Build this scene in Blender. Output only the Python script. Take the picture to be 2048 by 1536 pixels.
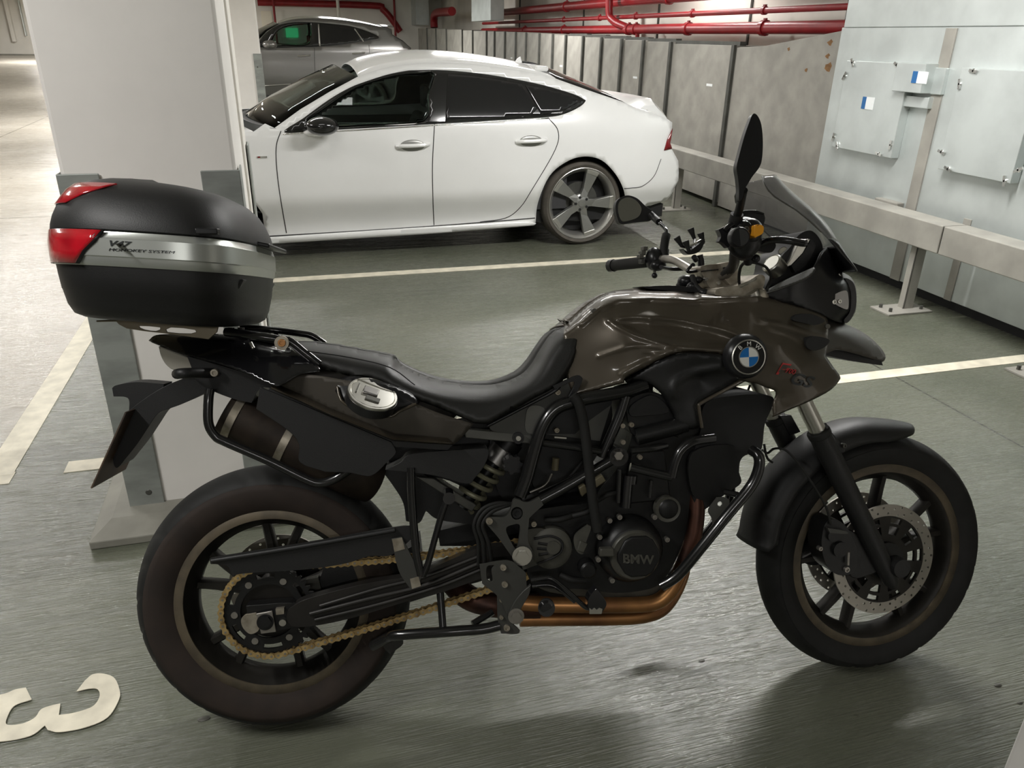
import bpy, bmesh, math, random
import numpy as np
from math import sin, cos, pi, radians as R
from mathutils import Vector, Matrix
from mathutils.geometry import delaunay_2d_cdt
for o in list(bpy.data.objects): bpy.data.objects.remove(o)
random.seed(7)
SC = bpy.context.scene; COL = SC.collection
# ------------------------------------------------------------------ camera
FPX = 1529.35; CH = 1.5862
FW = Vector((0.25565811, 0.87428255, -0.41263659)); UP = Vector((0.09848665, 0.40104756, 0.91074762)); RT = Vector((0.96173765, -0.27347921, 0.0164259))
CO = Vector((0, 0, CH))
cam = bpy.data.cameras.new('camera'); cam_o = bpy.data.objects.new('camera', cam); COL.objects.link(cam_o)
cam.sensor_width = 36; cam.lens = FPX / 2048 * 36; cam.clip_start = .05; cam.clip_end = 200
cam_o.matrix_world = Matrix(((RT.x, UP.x, -FW.x, 0), (RT.y, UP.y, -FW.y, 0), (RT.z, UP.z, -FW.z, CH), (0, 0, 0, 1)))
SC.camera = cam_o
# ------------------------------------------------------------------ world, exposure, ceiling lights
W = bpy.data.worlds.new('world'); SC.world = W; W.use_nodes = True
W.node_tree.nodes['Background'].inputs[0].default_value = (.9, .93, 1, 1); W.node_tree.nodes['Background'].inputs[1].default_value = .05
SC.view_settings.view_transform = 'Standard'; SC.view_settings.look = 'None'; SC.view_settings.gamma = 1
SC.view_settings.use_curve_mapping = False; SC.view_settings.exposure = .45
CEIL = 2.75
# fluorescent battens: (x, y, length, along 'x' or 'y', power)
LAMPS = [(4.75, 9.2, 1.5, 'y', 22, 'added over the red pipes to brighten the right wall'), (2.45, 3.6, 1.5, 'x', 84, 'between the motorcycle and the white car'), (.1, 4.3, 1.2, 'x', 5, 'nearest the pillar, in front of the white car'), (2.6, 7.8, 1.5, 'x', 45, 'over the tail of the white car'), (-.3, 7.6, 1.5, 'x', 22, 'over the bonnet of the white car'),  # the batten over the red pipes is added to brighten the wall there
         (-.5, -2.2, 1.5, 'x', 24, 'behind the viewer'), (-3.2, 5.5, 1.5, 'y', 50, 'over the aisle level with the white car'), (-3.2, 9.5, 1.5, 'y', 95, 'third along the aisle'), (-3.4, 15., 1.5, 'y', 130, 'over the aisle level with the grey car'), (-3.4, 22., 1.5, 'y', 170, 'over the far part of the aisle'),
         (3.0, 12., 1.5, 'x', 105, 'between the two cars, by the metal cabinets'), (1.8, 19., 1.5, 'x', 150, 'behind the grey car'), (-4, 31., 1.5, 'y', 260, 'near the far end of the aisle'), (-8, 36., 1.5, 'x', 300, 'at the far left wall'), (-1.6, 1.1, 1.2, 'y', 38, 'left of the top case, over the aisle edge')]
def strip_light(x, y, L, ax, p, lab=''):
    li = bpy.data.lights.new('tube_light', 'AREA'); li.shape = 'RECTANGLE'; li.size = L if ax == 'x' else .13; li.size_y = .13 if ax == 'x' else L
    li.energy = p; li.color = (1, .985, .955); lo = bpy.data.objects.new('tube_light', li); COL.objects.link(lo); lo.location = (x, y, CEIL - .115)
    return lo
LIGHTS = [(strip_light(*a), a) for a in LAMPS]
def fz(y): return max(0., (y - 7.) * .0143)   # the floor climbs gently beyond the second bay
# ------------------------------------------------------------------ pixel rays -> places in the garage
def ray(px, py): px = float(px); py = float(py); return FW + (px - 1024) / FPX * RT - (py - 768) / FPX * UP
def Zp(px, py, z=0.): d = ray(px, py); return CO + (z - CH) / d.z * d
def Xp(px, py, x): d = ray(px, py); return CO + x / d.x * d
def Yp(px, py, y): d = ray(px, py); return CO + y / d.y * d
# ------------------------------------------------------------------ materials
MT = {}
def mat(name, col, rough=.5, metal=0., var=0., scale=8., bump=0., bscale=60., spec=.5, coat=0., stretch=None, col2=None, alpha=1., trans=0., emit=None, c2w=.5, ior=1.45):
    m = bpy.data.materials.new(name); m.use_nodes = True; nt = m.node_tree; N = nt.nodes; L = nt.links; b = N['Principled BSDF']
    def c3(c): return tuple(c) + (1,)
    b.inputs['Base Color'].default_value = c3(col); b.inputs['Roughness'].default_value = rough; b.inputs['Metallic'].default_value = metal
    b.inputs['Specular IOR Level'].default_value = spec; b.inputs['Coat Weight'].default_value = coat; b.inputs['Coat Roughness'].default_value = .08
    b.inputs['Alpha'].default_value = alpha; b.inputs['Transmission Weight'].default_value = trans; b.inputs['IOR'].default_value = ior
    if emit: b.inputs['Emission Color'].default_value = c3(emit[0]); b.inputs['Emission Strength'].default_value = emit[1]
    if var or bump or col2:
        tc = N.new('ShaderNodeTexCoord'); mp = N.new('ShaderNodeMapping'); L.new(tc.outputs['Object'], mp.inputs[0])
        if stretch: mp.inputs['Scale'].default_value = stretch
    if var or col2:
        n = N.new('ShaderNodeTexNoise'); n.inputs['Scale'].default_value = scale; n.inputs['Detail'].default_value = 5; L.new(mp.outputs[0], n.inputs[0])
        r = N.new('ShaderNodeValToRGB'); L.new(n.outputs['Fac'], r.inputs[0]); c2 = col2 if col2 else tuple(max(0, c * (1 - var)) for c in col)
        r.color_ramp.elements[0].position = c2w - .15; r.color_ramp.elements[1].position = c2w + .15
        r.color_ramp.elements[0].color = c3(c2); r.color_ramp.elements[1].color = c3(tuple(min(1, c * (1 + var * .5)) for c in col)); L.new(r.outputs[0], b.inputs['Base Color'])
    if bump:
        n2 = N.new('ShaderNodeTexNoise'); n2.inputs['Scale'].default_value = bscale; n2.inputs['Detail'].default_value = 4; L.new(mp.outputs[0], n2.inputs[0])
        bp = N.new('ShaderNodeBump'); bp.inputs['Strength'].default_value = bump; bp.inputs['Distance'].default_value = .01; L.new(n2.outputs['Fac'], bp.inputs['Height']); L.new(bp.outputs[0], b.inputs['Normal'])
    MT[name] = m; return m
# ------------------------------------------------------------------ mesh tools
OFF = {}
def tag(o, label, cat, group=None):
    o['label'] = label; o['category'] = cat
    if group: o['group'] = group
    return o
def thing(name, label, cat, base=(0, 0, 0), group=None, frame=None):
    o = bpy.data.objects.new(name, None); COL.objects.link(o); o.empty_display_size = .1
    base = Vector(base); OFF[o.name] = base
    o.matrix_world = (frame @ Matrix.Translation(base)) if frame is not None else Matrix.Translation(base)
    tag(o, label, cat, group); return o
def link_obj(name, me, parent, off):
    o = bpy.data.objects.new(name, me); COL.objects.link(o)
    if parent is not None: o.parent = parent; OFF[o.name] = off
    return o
def mk(name, V, Fc, m, parent=None, smooth=True, bev=0., bseg=2, sub=0, solid=0., mirror=False, base=None, kind=None, angle=35, soff=-1., face=None):
    if parent is not None: off = OFF[parent.name]
    elif base is not None: off = Vector(base)
    else:
        A = np.array([tuple(v) for v in V]); off = Vector(((A[:, 0].min() + A[:, 0].max()) / 2, (A[:, 1].min() + A[:, 1].max()) / 2, A[:, 2].min()))
    if mirror is True:
        mk(name, [Vector((v[0], 2 * off.y - v[1], v[2])) for v in V], [tuple(f)[::-1] for f in Fc], m, parent, smooth, bev, bseg, sub, solid, False, base, kind, angle, soff, None if face is None else (face[0], -face[1], face[2])); mirror = False
    me = bpy.data.meshes.new(name); me.from_pydata([tuple(Vector(v) - off) for v in V], [], Fc); me.validate(verbose=False)
    mats = m if isinstance(m, list) else [m]
    for x in mats: me.materials.append(MT[x])
    bm = bmesh.new(); bm.from_mesh(me); bmesh.ops.recalc_face_normals(bm, faces=bm.faces)
    if face is not None:
        s_ = sum((f.normal * f.calc_area() for f in bm.faces), Vector((0, 0, 0)))
        if s_.dot(Vector(face)) < 0: bmesh.ops.reverse_faces(bm, faces=bm.faces)
    bm.to_mesh(me); bm.free()
    o = link_obj(name, me, parent, off)
    if parent is None: o.location = off
    if smooth:
        me.polygons.foreach_set('use_smooth', [True] * len(me.polygons))
        if angle < 180 and not sub:
            try: me.set_sharp_from_angle(angle=R(angle))
            except Exception: pass
    if mirror:
        md = o.modifiers.new('mirror', 'MIRROR'); md.use_axis = (False, True, False)
        md.use_mirror_merge = True; md.use_clip = False; md.merge_threshold = .004
    if solid: md = o.modifiers.new('solid', 'SOLIDIFY'); md.thickness = solid; md.offset = soff; md.use_even_offset = True
    if bev: md = o.modifiers.new('bevel', 'BEVEL'); md.width = bev; md.segments = bseg; md.limit_method = 'ANGLE'; md.angle_limit = R(40); md.harden_normals = False
    if sub: md = o.modifiers.new('sub', 'SUBSURF'); md.levels = sub; md.render_levels = sub
    if kind: o['kind'] = kind
    return o
def cr(pts, n=6, closed=False):
    """Catmull-Rom through 2D/3D points; a point given with a trailing 'c' is a corner."""
    P = []; C = []
    for p in pts:
        if p[-1] == 'c': P.append(tuple(p[:-1])); C.append(True)
        else: P.append(tuple(p)); C.append(False)
    k = len(P); out = []
    rng = range(k if closed else k - 1)
    for i in rng:
        p1 = np.array(P[i], float); p2 = np.array(P[(i + 1) % k], float)
        p0 = np.array(P[i - 1], float) if (closed or i > 0) and not C[i] else 2 * p1 - p2
        j = (i + 2) % k
        p3 = np.array(P[j], float) if (closed or i + 2 < k) and not C[(i + 1) % k] else 2 * p2 - p1
        if C[i] and C[(i + 1) % k]: out.append(tuple(p1.tolist())); continue
        for s in range(n):
            t = s / n
            out.append(tuple((.5 * ((2 * p1) + (-p0 + p2) * t + (2 * p0 - 5 * p1 + 4 * p2 - p3) * t * t + (-p0 + 3 * p1 - 3 * p2 + p3) * t ** 3)).tolist()))
    if not closed: out.append(P[-1])
    return out
def frame_of(d):
    d = Vector(d).normalized(); a = Vector((0, 0, 1)) if abs(d.z) < .9 else Vector((1, 0, 0)); u = d.cross(a).normalized(); return u, d.cross(u).normalized()
class MB:
    def __init__(s): s.v = []; s.f = []
    def add(s, V, Fc): b = len(s.v); s.v += [Vector(v) for v in V]; s.f += [[b + i for i in f] for f in Fc]; return s
    def box(s, a, b):
        x0, y0, z0 = a; x1, y1, z1 = b
        return s.add([(x0, y0, z0), (x1, y0, z0), (x1, y1, z0), (x0, y1, z0), (x0, y0, z1), (x1, y0, z1), (x1, y1, z1), (x0, y1, z1)], [(0, 3, 2, 1), (4, 5, 6, 7), (0, 1, 5, 4), (1, 2, 6, 5), (2, 3, 7, 6), (3, 0, 4, 7)])
    def obox(s, c, ax, ay, az):
        c, ax, ay, az = map(Vector, (c, ax, ay, az)); V = [c + i * ax + j * ay + k * az for k in (-1, 1) for i, j in ((-1, -1), (1, -1), (1, 1), (-1, 1))]
        return s.add(V, [(0, 3, 2, 1), (4, 5, 6, 7), (0, 1, 5, 4), (1, 2, 6, 5), (2, 3, 7, 6), (3, 0, 4, 7)])
    def tube(s, pts, r, seg=12, cap=True):
        P = [Vector(p) for p in pts]; k = len(P); rr = r if isinstance(r, (list, tuple)) else [r] * k
        T = [(P[min(i + 1, k - 1)] - P[max(i - 1, 0)]).normalized() for i in range(k)]
        u, w = frame_of(T[0]); V = []
        for i in range(k):
            u = (u - T[i] * u.dot(T[i])).normalized(); w = T[i].cross(u)
            V += [P[i] + rr[i] * (cos(2 * pi * j / seg) * u + sin(2 * pi * j / seg) * w) for j in range(seg)]
        Fc = [(i * seg + j, i * seg + (j + 1) % seg, (i + 1) * seg + (j + 1) % seg, (i + 1) * seg + j) for i in range(k - 1) for j in range(seg)]
        if cap: Fc += [tuple(range(seg))[::-1], tuple((k - 1) * seg + j for j in range(seg))]
        return s.add(V, Fc)
    def cyl(s, a, b, r, seg=20, r2=None): return s.tube([a, b], [r, r if r2 is None else r2], seg)
    def lathe(s, c, ax, prof, seg=32, closed=False, u=None):
        """prof: list of (radius, height along axis)."""
        c = Vector(c); ax = Vector(ax).normalized()
        if u is None: u, w = frame_of(ax)
        else: u = Vector(u); w = ax.cross(u)
        k = len(prof); V = [c + p[1] * ax + p[0] * (cos(2 * pi * j / seg) * u + sin(2 * pi * j / seg) * w) for p in prof for j in range(seg)]
        kk = k if closed else k - 1
        Fc = [(i * seg + j, i * seg + (j + 1) % seg, ((i + 1) % k) * seg + (j + 1) % seg, ((i + 1) % k) * seg + j) for i in range(kk) for j in range(seg)]
        return s.add(V, Fc)
    def disc(s, c, ax, prof, seg=32): # capped lathe
        prof = [(1e-4, prof[0][1])] + list(prof) + [(1e-4, prof[-1][1])]; return s.lathe(c, ax, prof, seg)
    def ball(s, c, r, seg=16, sc=(1, 1, 1), axes=None):
        A = axes or (Vector((1, 0, 0)), Vector((0, 1, 0)), Vector((0, 0, 1))); c = Vector(c); V = []; n = seg // 2
        for i in range(n + 1):
            a = pi * i / n
            for j in range(seg):
                b = 2 * pi * j / seg; V.append(c + r * (sc[0] * max(sin(a), 1e-3) * cos(b) * A[0] + sc[1] * max(sin(a), 1e-3) * sin(b) * A[1] + sc[2] * cos(a) * A[2]))
        return s.add(V, [(i * seg + j, (i + 1) * seg + j, (i + 1) * seg + (j + 1) % seg, i * seg + (j + 1) % seg) for i in range(n) for j in range(seg)])
    def prism(s, pts, vec):
        P = [Vector(p) for p in pts]; v = Vector(vec); k = len(P)
        return s.add(P + [p + v for p in P], [tuple(range(k))[::-1], tuple(range(k, 2 * k))] + [(i, (i + 1) % k, k + (i + 1) % k, k + i) for i in range(k)])
    def sweep(s, path, secs, closed_sec=False, cap=False):
        """secs: one list of 3D points per station, all of equal length."""
        k = len(secs); n = len(secs[0]); V = [Vector(p) for q in secs for p in q]
        Fc = [(i * n + j, i * n + (j + 1) % n, (i + 1) * n + (j + 1) % n, (i + 1) * n + j) for i in range(k - 1) for j in range(n if closed_sec else n - 1)]
        if cap: Fc += [tuple(range(n))[::-1], tuple((k - 1) * n + j for j in range(n))]
        return s.add(V, Fc)
    def o(s, name, m, parent=None, **kw): return mk(name, s.v, s.f, m, parent, **kw)
def inside(poly, X, Y):
    c = np.zeros(X.shape, bool); n = len(poly)
    for i in range(n):
        x1, y1 = poly[i]; x2, y2 = poly[(i + 1) % n]
        if y1 == y2: continue
        k = ((y1 > Y) != (y2 > Y)) & (X < (x2 - x1) * (Y - y1) / (y2 - y1) + x1); c ^= k
    return c
def pdist(P, line, closed=False):
    """distance of points P (n,2) to a polyline"""
    d = np.full(len(P), 1e9); L = list(line) + ([line[0]] if closed else [])
    for a, b in zip(L[:-1], L[1:]):
        a = np.array(a[:2], float); b = np.array(b[:2], float); ab = b - a; l = ab @ ab
        if l < 1e-12: continue
        t = np.clip(((P - a) @ ab) / l, 0, 1); q = a + t[:, None] * ab; d = np.minimum(d, np.hypot(*(P - q).T))
    return d
def resample(poly, step, closed=True):
    out = []; n = len(poly)
    for i in range(n if closed else n - 1):
        a = np.array(poly[i][:2], float); b = np.array(poly[(i + 1) % n][:2], float); k = max(1, int(round(np.hypot(*(b - a)) / step)))
        out += [tuple((a + (b - a) * j / k).tolist()) for j in range(k)]
    if not closed: out.append(tuple(poly[-1][:2]))
    return out
def tri2d(outer, holes=(), step=6., fill=True):
    """triangulate a polygon with holes, interior points on a grid; returns points (n,2), faces"""
    loops = [resample(l, step) for l in [outer] + list(holes)]; pts = []; edges = []
    for l in loops:
        b = len(pts); pts += l; edges += [(b + i, b + (i + 1) % len(l)) for i in range(len(l))]
    if fill:
        A = np.array(loops[0]); xs = np.arange(A[:, 0].min() + step / 2, A[:, 0].max(), step); ys = np.arange(A[:, 1].min() + step / 2, A[:, 1].max(), step * .87)
        X, Y = np.meshgrid(xs, ys); X[::2] += step / 2; X = X.ravel(); Y = Y.ravel(); k = inside(loops[0], X, Y)
        for h in loops[1:]: k &= ~inside(h, X, Y)
        G = np.stack([X[k], Y[k]], 1)
        if len(G):
            d = np.min([pdist(G, l, True) for l in loops], 0); G = G[d > step * .45]; pts += [tuple(g) for g in G]
    r = delaunay_2d_cdt([Vector(p) for p in pts], edges, [], 1, 1e-4)
    V = [(float(v[0]), float(v[1])) for v in r[0]]; Fc = [tuple(f) for f in r[2]]
    if holes and Fc:
        Cn = np.array([np.mean([V[i] for i in f], 0) for f in Fc]); bad = np.zeros(len(Fc), bool)
        for h in loops[1:]: bad |= inside(h, Cn[:, 0], Cn[:, 1])
        Fc = [f for f, b_ in zip(Fc, bad) if not b_]
    return V, Fc
class Dep:
    """lateral offset of a body panel as a function of where it is seen"""
    def __init__(s, ctrl, zero=None, zr=50., z0=0., soft=0., se=.01, ridges=()):
        s.c = ctrl; s.zero = cr(zero, 5) if zero else None; s.zr = zr; s.z0 = z0; s.soft = soft; s.se = se; s.ridges = ridges
        if not isinstance(ctrl, (int, float)):
            C = np.array(ctrl, float); n = len(C); s.C = C; D = np.hypot(C[:, 0, None] - C[None, :, 0], C[:, 1, None] - C[None, :, 1]); A = np.zeros((n + 3, n + 3))
            A[:n, :n] = D + np.eye(n) * 2; A[:n, n] = 1; A[:n, n + 1:] = C[:, :2] / 500; A[n, :n] = 1; A[n + 1:, :n] = (C[:, :2] / 500).T
            s.w = np.linalg.lstsq(A, np.concatenate([C[:, 2], np.zeros(3)]), rcond=None)[0]
    def __call__(s, P, outer=None):
        P = np.atleast_2d(P)
        if isinstance(s.c, (int, float)): d = np.full(len(P), float(s.c))
        else:
            n = len(s.C); D = np.hypot(P[:, 0, None] - s.C[None, :, 0], P[:, 1, None] - s.C[None, :, 1]); d = D @ s.w[:n] + s.w[n] + P / 500 @ s.w[n + 1:]
        if s.zero is not None:
            t = np.clip((pdist(P, s.zero) - 1.2) / s.zr, 0, 1); d = s.z0 + (d - s.z0) * np.sqrt(1 - (1 - t) ** 2)
        if s.soft and outer is not None:
            t = np.clip(pdist(P, outer, True) / s.soft, 0, 1); d = d - s.se * (1 - np.sqrt(1 - (1 - t) ** 2))
        for line, w, a in s.ridges: d = d + a * np.exp(-(pdist(P, line) / w) ** 2)
        return d
def skin(name, mapf, outer, dep, m, parent, holes=(), step=6., solid=.003, mirror=False, sub=0, **kw):
    V, Fc = tri2d(outer, holes, step); d = dep(np.array(V), outer) if callable(dep) else np.full(len(V), dep)
    P = [mapf(x, y, float(dd)) for (x, y), dd in zip(V, d)]
    return mk(name, P, Fc, m, parent, solid=solid, mirror=mirror, sub=sub, angle=kw.pop('angle', 60), face=kw.pop('face', (0, -1, 0)), **kw)
def text_pts(txt, size=1., bold=0., shear=0., width=1.):
    """letters as (verts2d, faces) using Blender's own font; flat"""
    c = bpy.data.curves.new('t', 'FONT'); c.body = txt; c.size = size; c.offset = bold; c.shear = shear; c.resolution_u = 4
    o = bpy.data.objects.new('t', c); COL.objects.link(o); dg = bpy.context.evaluated_depsgraph_get(); me = o.evaluated_get(dg).to_mesh()
    V = [(v.co.x * width, v.co.y) for v in me.vertices]; Fc = [tuple(p.vertices) for p in me.polygons]; o.evaluated_get(dg).to_mesh_clear()
    bpy.data.objects.remove(o); bpy.data.curves.remove(c); return V, Fc
def text_obj(name, txt, size, org, ux, uy, m, parent, bold=0., shear=0., width=1., thick=.0006, **kw):
    V, Fc = text_pts(txt, size, bold, shear, width); org, ux, uy = Vector(org), Vector(ux), Vector(uy); n = ux.cross(uy).normalized() * thick
    if not V: return None
    return mk(name, [org + x * ux + y * uy + n for x, y in V], Fc, m, parent, smooth=False, solid=thick, **kw)
# ================================================================== materials
mat('column_paint', (.90, .87, .83), .6, var=.05, scale=3, bump=.05, bscale=30)
mat('galv', (.62, .66, .65), .42, .6, var=.10, scale=4, bump=.03, bscale=10, c2w=.5)
mat('galv_dull', (.35, .335, .30), .6, .25, var=.16, scale=5, bump=.04, bscale=20)
mat('galv_dark', (.10, .10, .09), .5, .5, var=.2, scale=8)
mat('guard_metal', (.34, .36, .34), .5, .3, var=.25, scale=5, stretch=(1, 1, 3), bump=.04, bscale=15)
mat('red_pipe', (.26, .014, .018), .35, var=.15, scale=6)
mat('beige_wall', (.86, .82, .74), .75, var=.08, scale=2)
mat('white_wall', (.85, .82, .76), .7, var=.04, scale=2)
mat('ceiling_grey', (.55, .54, .5), .8, var=.05, scale=2)
mat('line_paint', (.72, .67, .54), .5, var=.18, scale=14, bump=.04)
mat('plinth', (.30, .29, .25), .55, var=.2, scale=6, bump=.1, bscale=20)
mat('black_gap', (.012, .012, .012), .7)
mat('sticker_white', (.8, .82, .82), .5); mat('sticker_blue', (.02, .12, .32), .5); mat('rust', (.25, .13, .05), .8, var=.3, scale=30)
mat('lamp_body', (.8, .8, .78), .5); mat('bright', (.9, .85, .72), .5)
mat('green_sign', (.05, .6, .25), .4, emit=((.1, .8, .35), 1.2))
# ---- floor: painted, brushed concrete, bare and paler in the driving aisle
m = bpy.data.materials.new('floor'); m.use_nodes = True; nt = m.node_tree; N = nt.nodes; L = nt.links; b = N['Principled BSDF']; MT['floor'] = m
tc = N.new('ShaderNodeTexCoord'); sp = N.new('ShaderNodeSeparateXYZ'); L.new(tc.outputs['Object'], sp.inputs[0])
def math_(op, a, b_=None, c=None):
    n = N.new('ShaderNodeMath'); n.operation = op
    for i, x in enumerate((a, b_, c)):
        if x is None: continue
        if isinstance(x, (int, float)): n.inputs[i].default_value = x
        else: L.new(x, n.inputs[i])
    return n.outputs[0]
def noise(scale, st, det=5, rot=0.):
    mp = N.new('ShaderNodeMapping'); mp.inputs['Scale'].default_value = st; mp.inputs['Rotation'].default_value = (0, 0, rot); L.new(tc.outputs['Object'], mp.inputs[0])
    n = N.new('ShaderNodeTexNoise'); n.inputs['Scale'].default_value = scale; n.inputs['Detail'].default_value = det; L.new(mp.outputs[0], n.inputs[0]); return n.outputs['Fac']
def ramp(f, p0, p1, c0=(0, 0, 0), c1=(1, 1, 1)):
    r = N.new('ShaderNodeValToRGB'); L.new(f, r.inputs[0]); r.color_ramp.elements[0].position = p0; r.color_ramp.elements[1].position = p1
    r.color_ramp.elements[0].color = tuple(c0) + (1,); r.color_ramp.elements[1].color = tuple(c1) + (1,); return r.outputs[0]
def mix(f, a, b_, bt='MIX'):
    n = N.new('ShaderNodeMix'); n.data_type = 'RGBA'; n.blend_type = bt
    if isinstance(f, (int, float)): n.inputs[0].default_value = f
    else: L.new(f, n.inputs[0])
    for i, x in ((6, a), (7, b_)):
        if isinstance(x, tuple): n.inputs[i].default_value = tuple(x) + (1,)
        else: L.new(x, n.inputs[i])
    return n.outputs[2]
streak = noise(22, (.35, 9, 1), 6); streak2 = noise(5, (.3, 5, 1), 5, .04); blot = noise(1.3, (1, 1, 1), 5); fine = noise(90, (1, 1, 1), 3); spots = noise(9, (1, 1, 1), 2)
paint = mix(ramp(blot, .35, .7), (.100, .109, .078), (.148, .153, .115)); bare = mix(ramp(blot, .3, .7), (.42, .38, .32), (.56, .52, .455))
aisle = math_('MULTIPLY', math_('SUBTRACT', -1.16, sp.outputs[0]), 40); aisle_n = N.new('ShaderNodeClamp'); L.new(aisle, aisle_n.inputs[0])
near = N.new('ShaderNodeMapRange'); near.inputs[1].default_value = 1.6; near.inputs[2].default_value = 4.; L.new(sp.outputs[1], near.inputs[0]); near.clamp = True
fac = math_('MULTIPLY', aisle_n.outputs[0], near.outputs[0])
base = mix(fac, paint, bare)
base = mix(math_('MULTIPLY', ramp(streak2, .42, .62), .14), base, (.055, .053, .045)); base = mix(math_('MULTIPLY', ramp(streak, .5, .75), .12), base, (.06, .058, .05))
base = mix(math_('MULTIPLY', ramp(spots, .76, .80), .8), base, (.035, .03, .025))
j = None
for ax, c, lo in ((0, 2.96, None), (1, 7.95, None), (0, -4.1, None), (1, -1.0, None)):
    d = math_('LESS_THAN', math_('ABSOLUTE', math_('SUBTRACT', sp.outputs[ax], c)), .006); j = d if j is None else math_('MAXIMUM', j, d)
base = mix(math_('MULTIPLY', j, .75), base, (.02, .018, .015)); L.new(base, b.inputs['Base Color'])
rg = math_('ADD', math_('MULTIPLY', ramp(streak2, .35, .7), .14), .10); L.new(math_('ADD', rg, math_('ADD', math_('MULTIPLY', fine, .05), math_('MULTIPLY', ramp(streak, .42, .62), .16))), b.inputs['Roughness']); b.inputs['Specular IOR Level'].default_value = .8
bp = N.new('ShaderNodeBump'); bp.inputs['Strength'].default_value = .6; bp.inputs['Distance'].default_value = .004
L.new(math_('ADD', math_('MULTIPLY', streak, 1.2), math_('MULTIPLY', fine, .15)), bp.inputs['Height']); L.new(bp.outputs[0], b.inputs['Normal'])
# ================================================================== setting
YB = 27.; YF = 42.; XR = 5.3
MB().add([(-16, -5, 0), (5.5, -5, 0), (5.5, 7, 0), (-16, 7, 0), (5.5, 45, fz(45)), (-16, 45, fz(45)), (-16, -5, -.1), (5.5, -5, -.1), (5.5, 45, -.1), (-16, 45, -.1)], [(0, 1, 2, 3), (3, 2, 4, 5), (6, 9, 8, 7), (0, 6, 7, 1), (4, 8, 9, 5), (1, 7, 8, 4, 2), (0, 3, 5, 9, 6)]).o('floor', 'floor', base=(0, 0, 0), smooth=False, kind='structure')
MB().box((-16, -5, CEIL), (5.5, 45, CEIL + .1)).o('ceiling', 'ceiling_grey', smooth=False, kind='structure')
MB().box((XR, -5, 0), (XR + .15, 45, CEIL)).o('wall_right', 'beige_wall', smooth=False, kind='structure')
MB().box((-16.1, -5, 0), (-16, 45, CEIL)).o('wall_left', 'white_wall', smooth=False, kind='structure')
MB().box((-16, -5.1, 0), (5.5, -5, CEIL)).o('wall_front', 'white_wall', smooth=False, kind='structure')
w = MB().box((-1.4, YB, 0), (XR, YB + .2, CEIL)); w.o('wall_back', 'white_wall', smooth=False, kind='structure')
MB().box((-16, YF, .55), (-1.4, YF + .2, CEIL)).o('wall_far', 'white_wall', smooth=False, kind='structure')
MB().box((-16, YF - .12, 0), (-1.4, YF + .1, .55)).o('baseboard_far', 'plinth', smooth=False, kind='structure')
# trunking between wall slabs on the right wall
for i, y in enumerate((6.9, 8.6, 11, 14, 18)):
    MB().box((XR - .02, y, fz(y)), (XR, y + .03, CEIL)).o('trim_%d' % (i + 1), 'galv_dark', smooth=False, kind='structure')
# ceiling battens
for n, (lo, (x, y, Ln, ax, p, lab)) in enumerate(LIGHTS):
    hx, hy = (Ln / 2 + .04, .08) if ax == 'x' else (.08, Ln / 2 + .04)
    t = thing('ceiling_light', 'white ceiling batten ' + lab, 'light', (x, y, CEIL - .1), 'fluorescent battens under the ceiling')
    MB().box((x - hx, y - hy, CEIL - .1), (x + hx, y + hy, CEIL)).o('housing', 'lamp_body', t, bev=.01)
    lo.name = 'tube'; lo.parent = t; lo.location = (0, 0, -.012)
# painted markings
def stripe(a, b_, z, label):
    o = MB().box((a[0], a[1], .0), (b_[0], b_[1], z)).o('painted_line', 'line_paint', smooth=False); return tag(o, label, 'line')
stripe((-1.23, 5.41), (3.7, 5.51), .0022, 'cream painted bay line on the floor just in front of the white car')
stripe((-.96, 2.965), (3.9, 3.055), .0022, 'cream painted bay line passing behind the motorcycle and past its front wheel')
stripe((-3.4, 2.93), (-1.14, 3.02), .0020, 'short cream painted line on the floor at the left edge, left of the pillar base')
stripe((-1.255, 3.0), (-1.145, 6.95), .0024, 'cream painted bay line running away to the left of the pillar')
# painted number lying on the floor
P3 = cr([(239, 1379), (238, 1400), (215, 1436), (170, 1456), (120, 1465), (96, 1461, 'c'), (90, 1452, 'c'), (60, 1473), (0, 1484), (-60, 1478), (-96, 1462), (-110, 1436), (-98, 1412), (-40, 1398), (10, 1388), (30, 1380), (52, 1376, 'c'), (64, 1400, 'c'), (30, 1412), (16, 1432), (14, 1450), (45, 1448), (70, 1436), (82, 1420), (102, 1412), (121, 1408, 'c'), (118, 1431, 'c'), (150, 1426), (185, 1414), (199, 1395), (196, 1380), (180, 1378), (153, 1384, 'c'), (170, 1362, 'c'), (185, 1350), (205, 1348), (228, 1356)], 5, True)
V, Fc = tri2d(P3, (), 8, False); o = mk('floor_number', [Zp(x, y, .003) for x, y in V], Fc, 'line_paint', smooth=False, solid=.002)
tag(o, 'cream painted figure 3 on the floor left of the rear wheel', 'number')
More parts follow.
